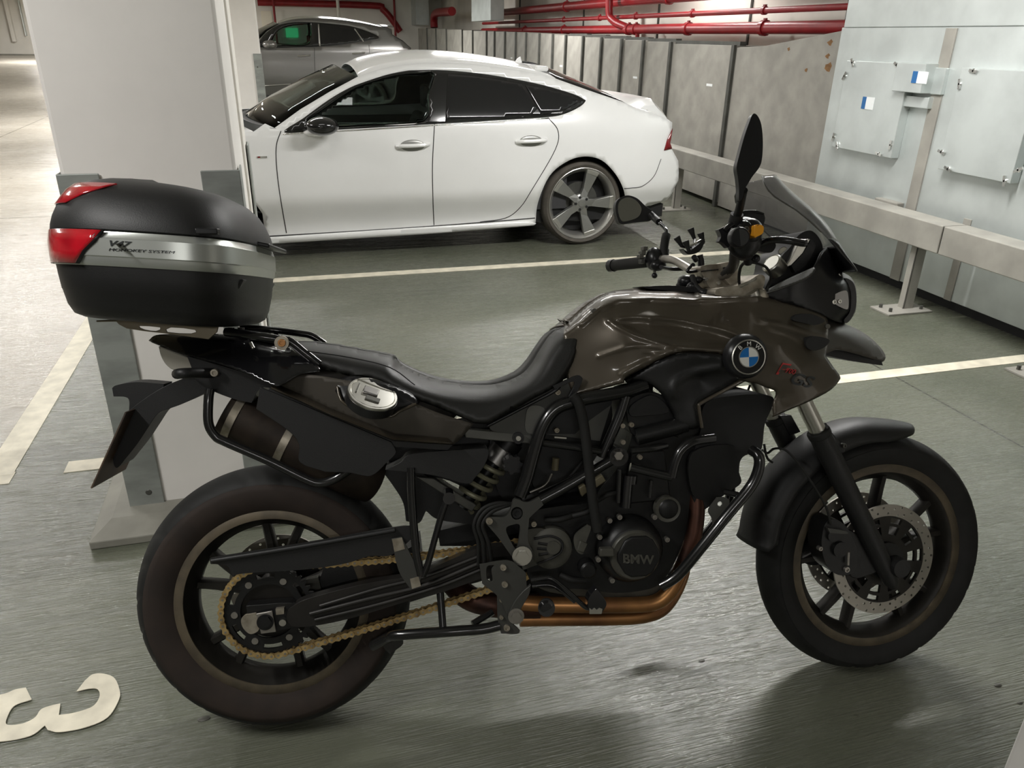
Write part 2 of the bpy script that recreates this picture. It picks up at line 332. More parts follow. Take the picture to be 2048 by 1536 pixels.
# pillars
CX0, CX1 = -.642, -.15
def guard(p, x0, y0, sx, sy, h, wl=.105, th=.006, name='corner_guard', z0=0.):
    """L-shaped corner guard at corner (x0,y0); leaves run to +sx and +sy"""
    a = .004
    pts = [(x0 - sx * a, y0 - sy * a), (x0 + sx * wl, y0 - sy * a), (x0 + sx * wl, y0 - sy * (a + th)), (x0 - sx * (a + th), y0 - sy * (a + th)), (x0 - sx * (a + th), y0 + sy * wl), (x0 - sx * a, y0 + sy * wl)]
    g = MB().prism([(x, y, z0) for x, y in pts], (0, 0, h)).o(name, 'guard_metal', p, smooth=False, bev=.003)
    for z in (.1, h - .1):
        MB().disc((x0 + sx * .06, y0 - sy * (a + th), z), (0, -sy, 0), [(.011, 0), (.009, .002)], 12).o('screw', 'galv_dark', g)
def pillar(y0, y1, h, label, base, ext, CX0=CX0, CX1=CX1):
    t = thing('concrete_pillar', label, 'pillar', (CX0 / 2 + CX1 / 2, y0 / 2 + y1 / 2, 0))
    MB().box((CX0, y0, 0), (CX1, y1, CEIL)).o('shaft', 'column_paint', t, bev=.012, bseg=3, smooth=False)
    if ext: MB().box((CX0 + .05, y1, 0), (CX1 + .008, y1 + .2, CEIL)).o('back_pier', 'white_wall', t, bev=.006, smooth=False)
    yy = y1 + (.2 if ext else 0)
    for (x, y, sx, sy) in ((CX0, y0, 1, 1), (CX1, y0, -1, 1), (CX1 + (.008 if ext else 0), yy, -1, -1), (CX0, yy, 1, -1)): guard(t, x, y, sx, sy, h, z0=fz(y) * .98)
    if base:
        B = MB(); f = [(-.757, 2.40), (.0, 2.395), (.0, 3.5), (-.757, 3.5)]; g = [(-.70, 2.50), (-.10, 2.5), (-.1, 3.4), (-.7, 3.4)]
        B.add([(x, y, 0.) for x, y in f] + [(x, y, .03) for x, y in f] + [(x, y, .052) for x, y in g], [(0, 3, 2, 1), (0, 1, 5, 4), (1, 2, 6, 5), (2, 3, 7, 6), (3, 0, 4, 7), (4, 5, 9, 8), (5, 6, 10, 9), (6, 7, 11, 10), (7, 4, 8, 11), (8, 9, 10, 11)])
        B.o('plinth', 'plinth', t, smooth=False, bev=.004)
    return t
pillar(2.5725, 3.06, 1.2, 'white painted pillar with grey metal corner guards behind the top case', True, True)
pillar(13., 13.5, 1.22, 'white pillar seen behind the nearer one, beside the grey car', False, False, -.69, -.21)
# pale pillar at the lower right corner of the view
q = Zp(2003, 1536, .12); t = thing('concrete_pillar', 'pale painted pillar just entering the bottom right corner of the view', 'pillar', (q.x + .15, q.y - .25, 0))
MB().box((q.x, q.y - .5, 0), (q.x + .3, q.y, CEIL)).o('shaft', 'column_paint', t, bev=.012, bseg=3, smooth=False)
# ---- guard rail along the right side
RX = 3.742
t = thing('guard_rail', 'long galvanised box-beam guard rail on bolted posts in front of the metal cabinets', 'guard rail', (RX, 6, 0))
def beam(y0, y1, nm='beam'): MB().box((RX, y0, .432), (RX + .17, y1, .602)).o(nm, 'galv_dull', t, bev=.006, smooth=False)
beam(3.672, 7.35); beam(1.4, 3.662); beam(7.36, 11.4); beam(11.41, 16)
for y in (3.882, 7.16, 2.82, 10.6, 14):
    p = MB().box((RX + .045, y - .012, .01), (RX + .12, y - .004, .44)); p.box((RX + .045, y - .012, .01), (RX + .053, y + .04, .44))
    p = p.o('post', 'galv_dull', t, smooth=False, bev=.002)
    MB().box((RX - .13, y - .09, 0), (RX + .21, y + .09, .012)).o('base_plate', 'galv_dull', p, smooth=False, bev=.002)
    for sx, sy in ((-.08, -.04), (.16, -.04), (-.08, .05), (.16, .05)): MB().cyl((RX + sx, y + sy, .012), (RX + sx, y + sy, .035), .011, 6).o('bolt', 'galv_dark', p)
# ---- duct cabinet on the right: lower casing, upper casing, access doors
DX = 4.07
yl = 4.95
def dz(px, py, x=DX): p = Xp(px, py, x); return p.y, p.z
YCS = dz(1655, 220)[0] + .004
t = thing('duct_casing', 'big galvanised sheet-metal duct casing with screwed access doors at the right', 'duct', (DX + .5, 3.5, 0))
B = MB(); yA, zA = dz(1640, 60); yA2, zT = dz(1694, 55); yJ = dz(1893, 60)[0]; Lx = dz(1628, 350)[0]
B.box((DX, 2.2, .07), (DX + 1.1, dz(1655, 220)[0], zT)).o('casing', 'galv', t, smooth=False, bev=.004)
B = MB().box((DX - .008, 2.2, zT), (DX + 1.12, dz(1692, 40)[0], CEIL)); B.o('upper_casing', 'galv', t, smooth=False, bev=.004)
MB().box((DX + .05, 2.2, 0), (DX + 1.1, 4.95, .07)).o('base_gap', 'black_gap', t, smooth=False)
yj = dz(1850, 300)[0]
MB().box((DX - .012, yj - .045, .07), (DX, yj + .045, zT - .01)).o('joint_flange', 'galv_dull', t, smooth=False, bev=.002)
yj2 = dz(1905, 560)[0]; MB().box((DX - .006, yj2 - .03, .07), (DX, yj2 + .03, .6)).o('joint_flange', 'galv_dull', t, smooth=False, bev=.002)
def door(pts, label=None, stick=None, clips=()):
    Q = [Xp(x, y, DX - .065) for x, y in pts]; ya = sum((Q[0].y, Q[3].y)) / 2; yb = (Q[1].y + Q[2].y) / 2; z1 = (Q[0].z + Q[1].z) / 2; z0 = (Q[2].z + Q[3].z) / 2
    d = MB().box((DX - .065, yb, z0), (DX, ya, z1)).o('access_door', 'galv', t, smooth=False, bev=.004)
    for (px, py) in clips:
        c = Xp(px, py, DX - .067); a = random.uniform(0, pi); k = MB(); k.disc((DX - .065, c.y, c.z), (-1, 0, 0), [(.014, 0), (.014, .006), (.006, .012)], 10)
        k.obox((DX - .073, c.y, c.z), (.004, 0, 0), (0, .03 * cos(a), .03 * sin(a)), (0, -.008 * sin(a), .008 * cos(a))); k.o('clamp', 'chrome', d)
    if stick:
        a, b_ = Xp(*stick[0], DX - .065), Xp(*stick[1], DX - .065); k = MB().box((DX - .068, b_.y, b_.z), (DX - .065, a.y, a.z)).o('sticker', 'sticker_white', d, smooth=False)
        MB().box((DX - .069, a.y - (a.y - b_.y) * .33, b_.z), (DX - .0679, a.y, a.z)).o('sticker_band', 'sticker_blue', k, smooth=False)
    return d
mat('chrome', (.72, .72, .70), .18, 1.)
door([(1693, 122), (1818, 125), (1785, 318), (1664, 293)], stick=[(1727, 193), (1745, 220)], clips=[(1706, 125), (1795, 130), (1690, 152), (1804, 158), (1668, 274), (1675, 292), (1758, 308), (1782, 290)])
door([(1921, 134), (2060, 143), (2040, 372), (1878, 338)], clips=[(1948, 142), (1920, 168), (1884, 304), (1897, 338), (2010, 362), (2038, 340)])
Q0, Q1 = Xp(1822, 125, DX), Xp(1868, 187, DX)
k = MB().box((DX - .11, Q1.y, Q1.z), (DX, Q0.y, Q0.z)).o('junction_box', 'galv', t, smooth=False, bev=.004)
a, b_ = Xp(1828, 142, DX - .11), Xp(1853, 168, DX - .11); k2 = MB().box((DX - .114, b_.y, b_.z), (DX - .11, a.y, a.z)).o('sticker', 'sticker_white', k, smooth=False)
MB().box((DX - .1155, a.y - (a.y - b_.y) * .33, b_.z), (DX - .1139, a.y, a.z)).o('sticker_band', 'sticker_blue', k2, smooth=False)
a, b_ = Xp(1817, 190, DX), Xp(1866, 218, DX); MB().box((DX - .05, b_.y, b_.z), (DX, a.y, a.z)).o('small_cover', 'galv', t, smooth=False, bev=.004)
a, b_ = Xp(1876, 135, DX), Xp(1888, 190, DX); MB().box((DX - .03, b_.y, b_.z), (DX, a.y, a.z)).o('small_cover', 'galv', t, smooth=False, bev=.004)
a, b_ = Xp(1764, 394, DX), Xp(1806, 420, DX); MB().box((DX - .06, b_.y, .45), (DX, a.y, a.z)).o('outlet_box', 'galv_dull', t, smooth=False, bev=.006)
# tall flat side sheet between cabinets and casing, with a sloping top edge
LX = 4.3
yr = Xp(1640, 270, LX).y
Q = [Xp(1474, 95, LX), Xp(1530, 92, LX), Xp(1681, 52, LX)]; y3 = Q[2].y
o = MB().prism([(LX, Q[0].y, .02), (LX, Q[0].y, Q[0].z), (LX, Q[1].y, Q[1].z), (LX, y3, Q[2].z), (LX, max(y3, YCS) , .02)] if False else [(LX, Q[0].y, .02), (LX, Q[0].y, Q[0].z), (LX, Q[1].y, Q[1].z), (LX, YCS, Q[2].z), (LX, YCS, .02)], (.4, 0, 0)).o('side_sheet', 'galv_dull', None, smooth=False, bev=.003)
tag(o, 'wide stained metal sheet with a sloping top, left of the duct casing', 'metal sheet')
for (px, py, s) in ((1656, 134, .045), (1660, 85, .03), (1577, 98, .02), (1612, 140, .02), (1655, 112, .025)):
    c = Xp(px, py, LX - .001); pts = [(LX - .001, c.y + s * (1 + .4 * sin(3 * k_ + px)) * cos(k_ * .7), c.z + s * .7 * (1 + .4 * cos(2 * k_)) * sin(k_ * .7)) for k_ in range(9)]
    mk('rust_stain', [Vector(p) + Vector(OFF.get('x', (0, 0, 0))) for p in pts] + [Vector(p) + Vector((.0008, 0, 0)) for p in pts], [tuple(range(9)), tuple(range(9, 18))[::-1]] + [(i, (i + 1) % 9, 9 + (i + 1) % 9, 9 + i) for i in range(9)], 'rust', None, smooth=False)
    s_ = bpy.context.scene.objects[-1] if False else COL.objects[-1]; s_.location -= o.location; s_.parent = o
# lockers receding along the wall
tops = [(834, 56), (943, 61), (1046, 65), (1176, 74), (1326, 84), (1427, 90), (1490, 95)]
def topy(px):
    for a, b_ in zip(tops[:-1], tops[1:]):
        if px <= b_[0] or b_ is tops[-1]: return a[1] + (px - a[0]) / (b_[0] - a[0]) * (b_[1] - a[1])
LK = [836, 855, 873, 894, 926, 947, 975, 991, 1012, 1034, 1055, 1082, 1109, 1135, 1170, 1207, 1248, 1292, 1347, 1474]
words = ['with a plain face', 'with a faint pale mark', 'with a dusty face', 'with a narrow door']
for n, (xa, xb) in enumerate(zip(LK[:-1], LK[1:])):
    pa, pb = Xp(xa, topy(xa), LX), Xp(xb, topy(xb), LX); z = (pa.z + pb.z) / 2; k = len(LK) - 2 - n
    pos = ['widest metal cabinet, right of all the narrow ones, beside the rusty sheet'] + ['galvanised metal cabinet, %s to the left of the widest one' % w_ for w_ in ('first', 'second', 'third', 'fourth', 'fifth', 'sixth', 'seventh', 'eighth', 'ninth', 'tenth', 'eleventh', 'twelfth', 'thirteenth', 'fourteenth', 'fifteenth', 'sixteenth', 'seventeenth', 'eighteenth', 'nineteenth')]
    t = thing('metal_cabinet', pos[k], 'cabinet', (LX + .2, (pa.y + pb.y) / 2, 0), 'metal cabinets in a row along the right wall')
    MB().box((LX, pb.y + .006, .03 + fz(pa.y)), (LX + .45, pa.y - .006, z)).o('body', 'galv_dull', t, smooth=False, bev=.003)
    MB().box((LX - .03, pb.y + .004, fz(pb.y) + .002), (LX - .001, pb.y + .055, z + .004)).o('frame_post', 'galv_dark', t, smooth=False, bev=.002)
    if n > 12: MB().box((LX + .03, pb.y, z), (LX + .1, pa.y, z + .035)).o('top_rail', 'galv_dark', t, smooth=False)
    if n in (8, 12, 16, 18):
        c = Xp((xa + xb) / 2 + (8 if n == 18 else 0), {8: 116, 12: 132, 16: 155, 18: 170}[n], LX - .002); V, Fc = text_pts('LOCK' if False else '—', .05); MB().box((LX - .002, c.y - .06, c.z - .012), (LX, c.y + .06, c.z + .012)).o('faded_mark', 'sticker_white', t, smooth=False)
# vertical ducts standing behind the cabinets
for n, (xc, xl, xr, lab) in enumerate(((981, 943, 1008, 'square galvanised duct rising behind the row of metal cabinets'), (832, 815, 858, 'farthest square galvanised duct, near the tail of the grey car'))):
    a = Xp(xc, 30, LX + .02); b_ = Xp(xl, 30, LX + .02); c = Yp(xr, 30, a.y)
    o = MB().box((a.x, a.y, 1.9), (c.x, b_.y, CEIL)).o('vertical_duct', 'galv', smooth=False, bev=.004); tag(o, lab, 'duct')
# sprinkler mains
PX = 4.95
def pipe(name, label, pts, r, joints=(), brk=()):
    t = thing(name, label, 'pipe', pts[0]); p = MB().tube(pts, r, 14).o('pipe_run', 'red_pipe', t)
    for (c, d, rr, w_) in joints:
        c = Vector(c); d = Vector(d).normalized(); MB().cyl(c - d * w_ / 2, c + d * w_ / 2, rr, 16).o('coupling', 'red_pipe', t, bev=.003)
        MB().obox(c + Vector((0, 0, rr)), (.012, 0, 0), (0, .02, 0), (0, 0, .015)).o('bolt', 'red_pipe', t)
a, b_ = Xp(1039, 63, PX), Xp(1690, 50, PX); z1 = (a.z + b_.z) / 2; ydir = (0, 1, 0)
def yat(px, py): return Xp(px, py, PX).y
pipe('sprinkler_pipe', 'thick red sprinkler main, lowest of the pipes along the right wall', [(PX, YCS + .05, z1), (PX, 20, z1)], .062, [((PX, yat(x, 60), z1), ydir, .078, .07) for x in (1528, 1376, 1272, 1128, 1258, 1050)])
z2 = Xp(1400, 27, PX).z
pipe('sprinkler_pipe', 'thin red pipe running just above the lowest red main', [(PX, YCS + .05, z2), (PX, 20, z2)], .03, [((PX, yat(x, 28), z2), ydir, .042, .05) for x in (1528, 1385, 1272, 1128, 1200)])
z3 = Xp(1140, 12, PX).z
pipe('sprinkler_pipe', 'thick red main at the top edge of the view, highest on the right wall', [(PX + .05, YCS + .05, z3), (PX + .05, 20, z3)], .07, [((PX + .05, yat(x, 10), z3), ydir, .088, .07) for x in (1128, 1330)])
y4 = yat(1238, 20)
pipe('sprinkler_pipe', 'red drop pipe coming down from above and bending into the lowest main', cr([(PX - .16, y4, CEIL - .02), (PX - .16, y4, z2 + .12), (PX - .12, y4 - .1, z2 - .05), (PX, y4 - .35, z1 + .02)], 5), .055, [])
yq = yat(1275, 70); pipe('sprinkler_pipe', 'short red drain stub hanging under the lowest main', [(PX, yq, z1), (PX, yq, z1 - .28)], .03, [((PX, yq, z1 - .2), (0, 0, 1), .042, .06)])
yl1 = Xp(868, 36, LX + .3)
pipe('sprinkler_pipe', 'red elbow pipe between the two square ducts', cr([(LX + .3, yl1.y, 1.815), (LX + .3, yl1.y, yl1.z - .05), (LX + .3, yl1.y - .35, yl1.z + .12), (LX + .3, yl1.y - 2, yl1.z + .12), (LX + .3, yl1.y - 2.6, yl1.z + .12)], 4), .11, [])
z5 = Yp(640, 8, YB - .2).z
pipe('sprinkler_pipe', 'thick red pipe along the far wall above the grey car', cr([(Yp(515, 4, YB - .2).x, YB - .2, z5), (Yp(740, 8, YB - .2).x, YB - .2, z5), (Yp(765, 14, YB - .2).x, YB - .2, z5 - .1), (Yp(786, 42, YB - .2).x, YB - .2, Yp(786, 42, YB - .2).z), (Yp(800, 60, YB - .2).x, YB - .2, 1.7)], 4), .1, [])
for px in (548, 787): a = Yp(px, 20, YB - .15); pipe('sprinkler_pipe', 'thin vertical red pipe on the far wall %s' % ('beside the bright doorway' if px < 600 else 'behind the tail of the grey car'), [(a.x, YB - .36, fz(YB)), (a.x, YB - .36, 2.7)], .035)
a, b_ = Yp(521, 20, YB - .02), Yp(547, 60, YB - .02); MB().box((a.x, YB - .03, 0), (b_.x, YB, 2.2)).o('door_1', 'bright', smooth=False, kind='structure')
a = Yp(675, 10, YB - .3); o = MB().tube([(a.x, YB - .45, fz(YB)), (a.x, YB - .45, CEIL)], .05, 10).o('downpipe', 'white_wall'); tag(o, 'white vertical pipe on the far wall above the grey car roof', 'pipe')
a, b_ = Yp(571, 56, YB - .05), Yp(597, 75, YB - .05); o = MB().box((a.x, YB - .06, b_.z), (b_.x, YB, a.z)).o('exit_sign', 'green_sign', smooth=False); tag(o, 'green lit sign seen through the windows of the grey car', 'sign')
# far wall fittings at the top left
for (x0, y0, x1, y1, nm, mt_, lab) in ((2, -20, 34, 84, 'wall_panel', 'white_wall', 'white boxed panel on the far wall at the top left'), (36, -10, 52, 72, 'cable_tray', 'galv', 'grey metal conduit tray on the far wall at the top left')):
    a, b_ = Yp(x0, y0, YF - .1), Yp(x1, y1, YF - .1); o = MB().box((a.x, YF - .25, b_.z), (b_.x, YF - .02, min(a.z, CEIL - .02))).o(nm, mt_, smooth=False, bev=.03); tag(o, lab, 'panel')
# ================================================================== cars
mat('car_white', (.88, .88, .87), .22, coat=.6, var=.03, scale=2)
mat('car_grey', (.24, .235, .225), .25, .6, coat=.8)
mat('dirt_white', (.52, .50, .43), .5, var=.3, scale=14)
mat('car_black', (.012, .012, .012), .12, coat=.5)
mat('car_plastic', (.03, .03, .03), .55)
mat('car_glass', (.30, .36, .33), .02, trans=1., ior=1.3)
mat('privacy_glass', (.012, .012, .013), .03, coat=.5)
mat('car_tyre', (.085, .075, .062), .75, var=.2, scale=12)
mat('car_rim', (.30, .30, .285), .38, .7); mat('rim_lip', (.50, .49, .46), .3, .8)
mat('gap', (.02, .02, .02), .6); mat('tail_red', (.20, .008, .012), .15, coat=.6)
mat('seat_dark', (.04, .04, .042), .7); mat('seat_red', (.32, .03, .02), .6); mat('mirror_glass', (.8, .8, .8), .03, 1.)
def sm(a, b_, x): t = max(0., min(1., (x - a) / (b_ - a))); return t * t * (3 - 2 * t)
class Car:
    def __init__(s, name, label, Y0, width, g, t, base, group=None):
        s.Y0 = Y0; s.Yc = Y0 + width / 2; s.g = g; s.t = t; s.root = thing(name, label, 'car', (base[0], s.Yc, 0), group)
    def off(s, x, z): return s.Y0 + s.g(z) + s.t(x)
    def P(s, px, py, e=0.):
        y = s.Y0
        for _ in range(9): p = Yp(px, py, y + e); y = .3 * y + .7 * s.off(p.x, p.z)
        return Yp(px, py, y + e)
    def xz(s, px, py): p = s.P(px, py); return (p.x, p.z)
    def panel(s, name, outline, m, e=0., holes=(), step=.025, parent=None, px=True, solid=.004, mirror=True, n=6, closed=True, soft=0., sm_=True, **kw):
        cv = lambda o: [s.xz(*q) for q in cr(o, n, True)] if px else cr(o, n, True)
        O_ = cv(outline); H_ = [cv(h) for h in holes]; V, Fc = tri2d(O_, H_, step)
        d = np.full(len(V), e)
        if soft: tt = np.clip(pdist(np.array(V), O_, True) / soft, 0, 1); d = d + .02 * (1 - np.sqrt(1 - (1 - tt) ** 2))
        return mk(name, [(x, s.off(x, z) + dd, z) for (x, z), dd in zip(V, d)], Fc, m, parent or s.root, solid=solid, mirror=mirror, angle=60, face=(0, -1, 0), **kw)
    def across(s, name, line, m, crown, e=0., inset=0., fwd=0., n=12, parent=None, solid=.004, xz=False):
        """surface spanning from the near side edge line to the far side"""
        B = MB(); secs = []
        L_ = line if xz else [s.xz(*q) for q in line]
        for k, (x, z) in enumerate(L_):
            y0 = s.off(x, z) + inset; h = float(np.interp(k / max(1, len(L_) - 1), np.linspace(0, 1, len(crown)), crown)) if isinstance(crown, (list, tuple)) else crown; y1 = 2 * s.Yc - y0
            f = float(np.interp(k / max(1, len(L_) - 1), np.linspace(0, 1, len(fwd)), fwd)) if isinstance(fwd, (list, tuple)) else fwd
            secs.append([(x + f * (1 - (2 * i / n - 1) ** 2), y0 + (y1 - y0) * i / n, z + e + h * (1 - abs(2 * i / n - 1) ** 2.4)) for i in range(n + 1)])
        B.sweep(None, secs); return B.o(name, m, parent or s.root, solid=solid, soff=0, angle=70)
    def seam(s, name, pts, w=.005, m='gap', px=True, e=-.0005, parent=None):
        Q = [s.xz(*q) for q in cr(pts, 6)] if px else cr(pts, 6); B = MB(); secs = []
        for i, (x, z) in enumerate(Q):
            a = Q[max(0, i - 1)]; b_ = Q[min(len(Q) - 1, i + 1)]; d = np.array([b_[0] - a[0], b_[1] - a[1]]); d /= np.hypot(*d); nx, nz = -d[1] * w / 2, d[0] * w / 2
            secs.append([(x + nx, s.off(x + nx, z + nz) + e - .0012, z + nz), (x - nx, s.off(x - nx, z - nz) + e - .0012, z - nz)])
        B.sweep(None, secs); return B.o(name, m, parent or s.root, solid=.001, soff=0, mirror=True)
    def wheel(s, x, r, y, m_rim='car_rim', rt=.26, ang0=2, nsp=5, parent=None, name='wheel', far=False, w=.24, zb=0.):
        sg = -1 if not far else 1; c = Vector((x, y, r + zb)); ax = Vector((0, sg, 0)); rl = r * .835
        B = MB(); B.lathe(c - ax * w, ax, [(rl, .01), (rl + .02, 0), (r - .025, .0), (r, .03), (r + .002, w / 2), (r, w - .03), (r - .012, w - .008), (r - .03, w + .004), (rl + .03, w + .006), (rl + .004, w - .004), (rl - .01, w - .02), (rl - .012, .02)], 56, closed=True)
        T = B.o(name, 'car_tyre', parent or s.root)
        B = MB(); B.lathe(c - ax * w, ax, [(rl - .03, .03), (rl - .035, w - .05), (rl - .012, w - .012), (rl - .002, w - .004), (rl + .002, w + .002), (rl + .006, w), (rl + .004, w - .02), (rl - .01, .03)], 56, closed=True); B.o('rim', 'rim_lip', T)
        B = MB(); B.disc(c - ax * (w * .62), ax, [(rl - .04, 0), (rl - .04, .01)], 40); B.o('brake_drum_back', 'black_gap', T)
        B = MB(); B.disc(c - ax * (w * .5), ax, [(.15, 0), (.165, .004), (.165, .02), (.08, .022), (.075, .05)], 40); B.o('brake_disc', 'galv_dark', T)
        ux = Vector((1, 0, 0)); uz = Vector((0, 0, 1))
        for k in range(nsp):
            a = R(ang0 + 360 / nsp * k); u = cos(a) * ux + sin(a) * uz; v = -sin(a) * ux + cos(a) * uz; B = MB(); R2 = rl - .008
            pts = [(.03, -.03, -.022), (.09, -.032, -.03), (R2 * .97, -.062, -.012), (R2 * .985, .05, -.010), (.12, .022, -.03), (.04, .032, -.022)]
            P_ = [c + u * p[0] + v * p[1] + ax * p[2] for p in pts]; B.prism(P_, -ax * .045); B.o('spoke', m_rim, T, bev=.006, smooth=False)
            B = MB(); P_ = [c + u * p[0] + v * p[1] + ax * p[2] for p in [(R2 * .86, -.055, -.010), (R2 * .985, -.062, -.008), (R2 * .985, .048, -.007), (R2 * .88, .04, -.010)]]; B.prism(P_, -ax * .02); B.o('spoke_tip', 'rim_lip', T, bev=.003, smooth=False)
        B = MB(); B.disc(c - ax * .07, ax, [(.075, 0), (.075, .03), (.055, .045), (.03, .05), (.028, .054)], 30); B.o('hub', m_rim, T)
        B = MB()
        for k in range(5):
            a = R(ang0 + 36 + 72 * k); B.cyl(c + .052 * (cos(a) * ux + sin(a) * uz) - ax * .03, c + .052 * (cos(a) * ux + sin(a) * uz) - ax * .018, .011, 10)
        B.o('wheel_bolts', 'black_gap', T); return T
    def seats(s, xs, m, zb=.35, ztop=1.13):
        for x in xs:
            for yy in (s.Yc - .38, s.Yc + .38):
                B = MB(); B.box((x - .55, yy - .25, zb), (x, yy + .25, zb + .22)); B.o('seat_cushion', m, s.root, bev=.05, bseg=3)
                B = MB(); B.prism([(x - .1, yy - .24, zb + .1), (x + .04, yy - .24, zb + .1), (x + .26, yy - .2, ztop - .2), (x + .14, yy - .2, ztop - .16)], (0, .46, 0)); B.o('seat_back', m, s.root, bev=.04, bseg=3)
                B = MB(); B.box((x + .18, yy - .12, ztop - .13), (x + .27, yy + .12, ztop + .06)); B.o('headrest', m, s.root, bev=.03, bseg=3)
def well(car, x, zc, r):
    B = MB(); a = [R(d) for d in range(-5, 190, 13)]
    B.sweep(None, [[(x + r * cos(t_), car.Y0 + .045, zc + r * sin(t_)), (x + r * cos(t_), car.Y0 + .4, zc + r * sin(t_)), (x, car.Y0 + .4, zc)] for t_ in a]); B.o('wheel_well', 'black_gap', car.root, mirror=True)
# ---------------------------------------------------------------- white fastback
def sp(t, k=.035): return k * math.log1p(math.exp(max(-30, min(30, t / k))))
gw = lambda z: (.30 - z) * .10 * (z < .30) + .02 * sm(.48, .33, z) * 0 + .085 * sm(.50, .24, z) + .012 * (1 - min(1, abs(z - .62) / .4)) * -1 + sp(z - .93) * .30 + .12 * sp(z - 1.0)
tw = lambda x: .22 * max(0, x - 2.75) ** 2 * 1.2 + 1.1 * max(0, -(x + .85)) ** 2
A = Car('white_car', 'white four-door fastback car parked beyond the cream bay line', 5.93, 1.90, gw, tw, (.9, 0))
roof = [(716, 153), (740, 144), (772, 135), (810, 129), (855, 125), (903, 125), (950, 128), (1000, 134), (1050, 142), (1085, 149), (1111, 157)]
rear = [(1111, 157), (1150, 171), (1190, 185), (1225, 197), (1251, 206), (1272, 217)]
tail = [(1272, 217), (1300, 226), (1325, 233), (1344, 245)]
roof, rear, tail = cr(roof, 3), cr(rear, 3), cr(tail, 3)
nose = [(-1.36, .26), (-1.42, .5), (-1.38, .68), (-1.22, .80), (-1.0, .87), (-.6, .915), (-.2, .95)]
wc = A.P(1160, 411); WX = A.P(1163, 411).x; WF = WX - 2.914
arch = [A.xz(*q) for q in cr([(1071, 447), (1076, 405), (1099, 352), (1134, 323), (1170, 313), (1204, 321), (1231, 348), (1246, 376), (1251, 398)], 5)]
arch_f = [(WF + (x - WX), z) for x, z in arch]
wins = [(569, 265), (607, 236), (658, 199), (700, 175), (734, 162), (775, 149), (810, 142), (829, 140.5), (891, 140.5), (976, 149), (1064, 165), (1115, 178), (1152, 190), (1167, 198), (1171, 202), (1160, 213), (1131, 227), (1096, 234), (1000, 240), (886, 247), (868, 248), (750, 255), (660, 260)]
zs = lambda q: A.xz(*q)
sill_z = zs((900, 462))[1]
out = [zs(q) for q in cr([(1344, 245), (1343, 262), (1338, 285), (1344, 300), (1356, 322), (1357, 345), (1356, 361), (1346, 382), (1334, 399), (1300, 411), (1262, 418)], 3)]
out += arch[::-1] + [zs((1000, 455)), zs((900, 463)), zs((750, 472)), zs((620, 480)), zs((533, 484))] + [(-.1, sill_z + .0), (arch_f[-1][0] + .0, sill_z)] + arch_f[::-1] + [(-1.2, .2)] + nose + [zs((530, 247)), zs((549, 256))] + [zs(q) for q in [(600, 219), (660, 183)]] + [zs(q) for q in roof + rear[1:] + tail[1:-1]]
win_h = [zs(q) for q in cr([(x, y) for x, y in wins], 4, True)]
def raw_panel(car, name, O_, H_, m, step=.05, e=0., solid=.004, parent=None, mirror=True):
    V, Fc = tri2d(O_, H_, step); return mk(name, [(x, car.off(x, z) + e, z) for x, z in V], Fc, m, parent or car.root, solid=solid, mirror=mirror, angle=50, face=(0, -1, 0))
def shrink(poly, k):
    P = np.array(poly); n = len(P); out_ = []
    for i in range(n):
        a, b_ = P[i - 1], P[(i + 1) % n]; d = b_ - a; d = d / (np.hypot(*d) + 1e-9); out_.append(tuple(P[i] + k * np.array([-d[1], d[0]])))
    return out_
wh = win_h if not inside(win_h, *np.array([[win_h[0][0]], [win_h[0][1]]])).any() else win_h
area = sum(a[0] * b_[1] - b_[0] * a[1] for a, b_ in zip(win_h, win_h[1:] + win_h[:1])); sg = 1 if area > 0 else -1
body = raw_panel(A, 'body', out, [shrink(win_h, sg * .012)], 'car_white', .035)
A.across('roof', roof, 'car_white', [.055] + [.07] * 8 + [.065, .06])
A.across('rear_glass', rear, 'privacy_glass', [.10, .10, .09, .08, .06, .035], e=.0, inset=.03)
A.across('rear_pillar_deck', rear, 'car_white', [.02, .02, .02, .02, .015, .015], e=-.03)
A.across('tail_deck', tail, 'car_white', [.035, .04, .04, .03])
A.across('windscreen', [(549, 256), (600, 220), (660, 184), (716, 153)], 'car_glass', [.03, .04, .05, .055], fwd=[-.22, -.2, -.17, -.12], inset=.02, e=-.005)
A.across('scuttle', [(540, 256), (552, 257)], 'car_plastic', [.01, .02], fwd=[-.24, -.22])
A.across('hood', nose[::-1][0:1] + nose[2:][::-1][1:] if False else [(-.2, .95), (-.6, .915), (-1.0, .87), (-1.22, .80), (-1.38, .68)], 'car_white', [.04, .045, .05, .05, .03], fwd=[-.2, -.12, -.05, -.02, 0], xz=True)
A.across('front_bumper', [(-1.38, .68), (-1.42, .5), (-1.36, .26), (-1.15, .2)], 'car_white', 0., xz=True, fwd=[-.08, -.1, -.08, 0])
A.across('tail_panel', [(1344, 245), (1343, 262), (1338, 285), (1344, 300), (1356, 322), (1357, 345), (1356, 361), (1346, 382), (1334, 399), (1300, 411)], 'car_white', 0., fwd=.1)
tl = [A.xz(*q) for q in [(1344, 257), (1343, 264), (1339, 286), (1343, 297), (1327, 301), (1333, 280)]]
V, Fc = tri2d(tl, (), .03); mk('tail_light', [(x + .004, A.off(x, z) - .006, z) for x, z in V], Fc, 'tail_red', A.root, solid=.01, mirror=True, face=(0, -1, 0))
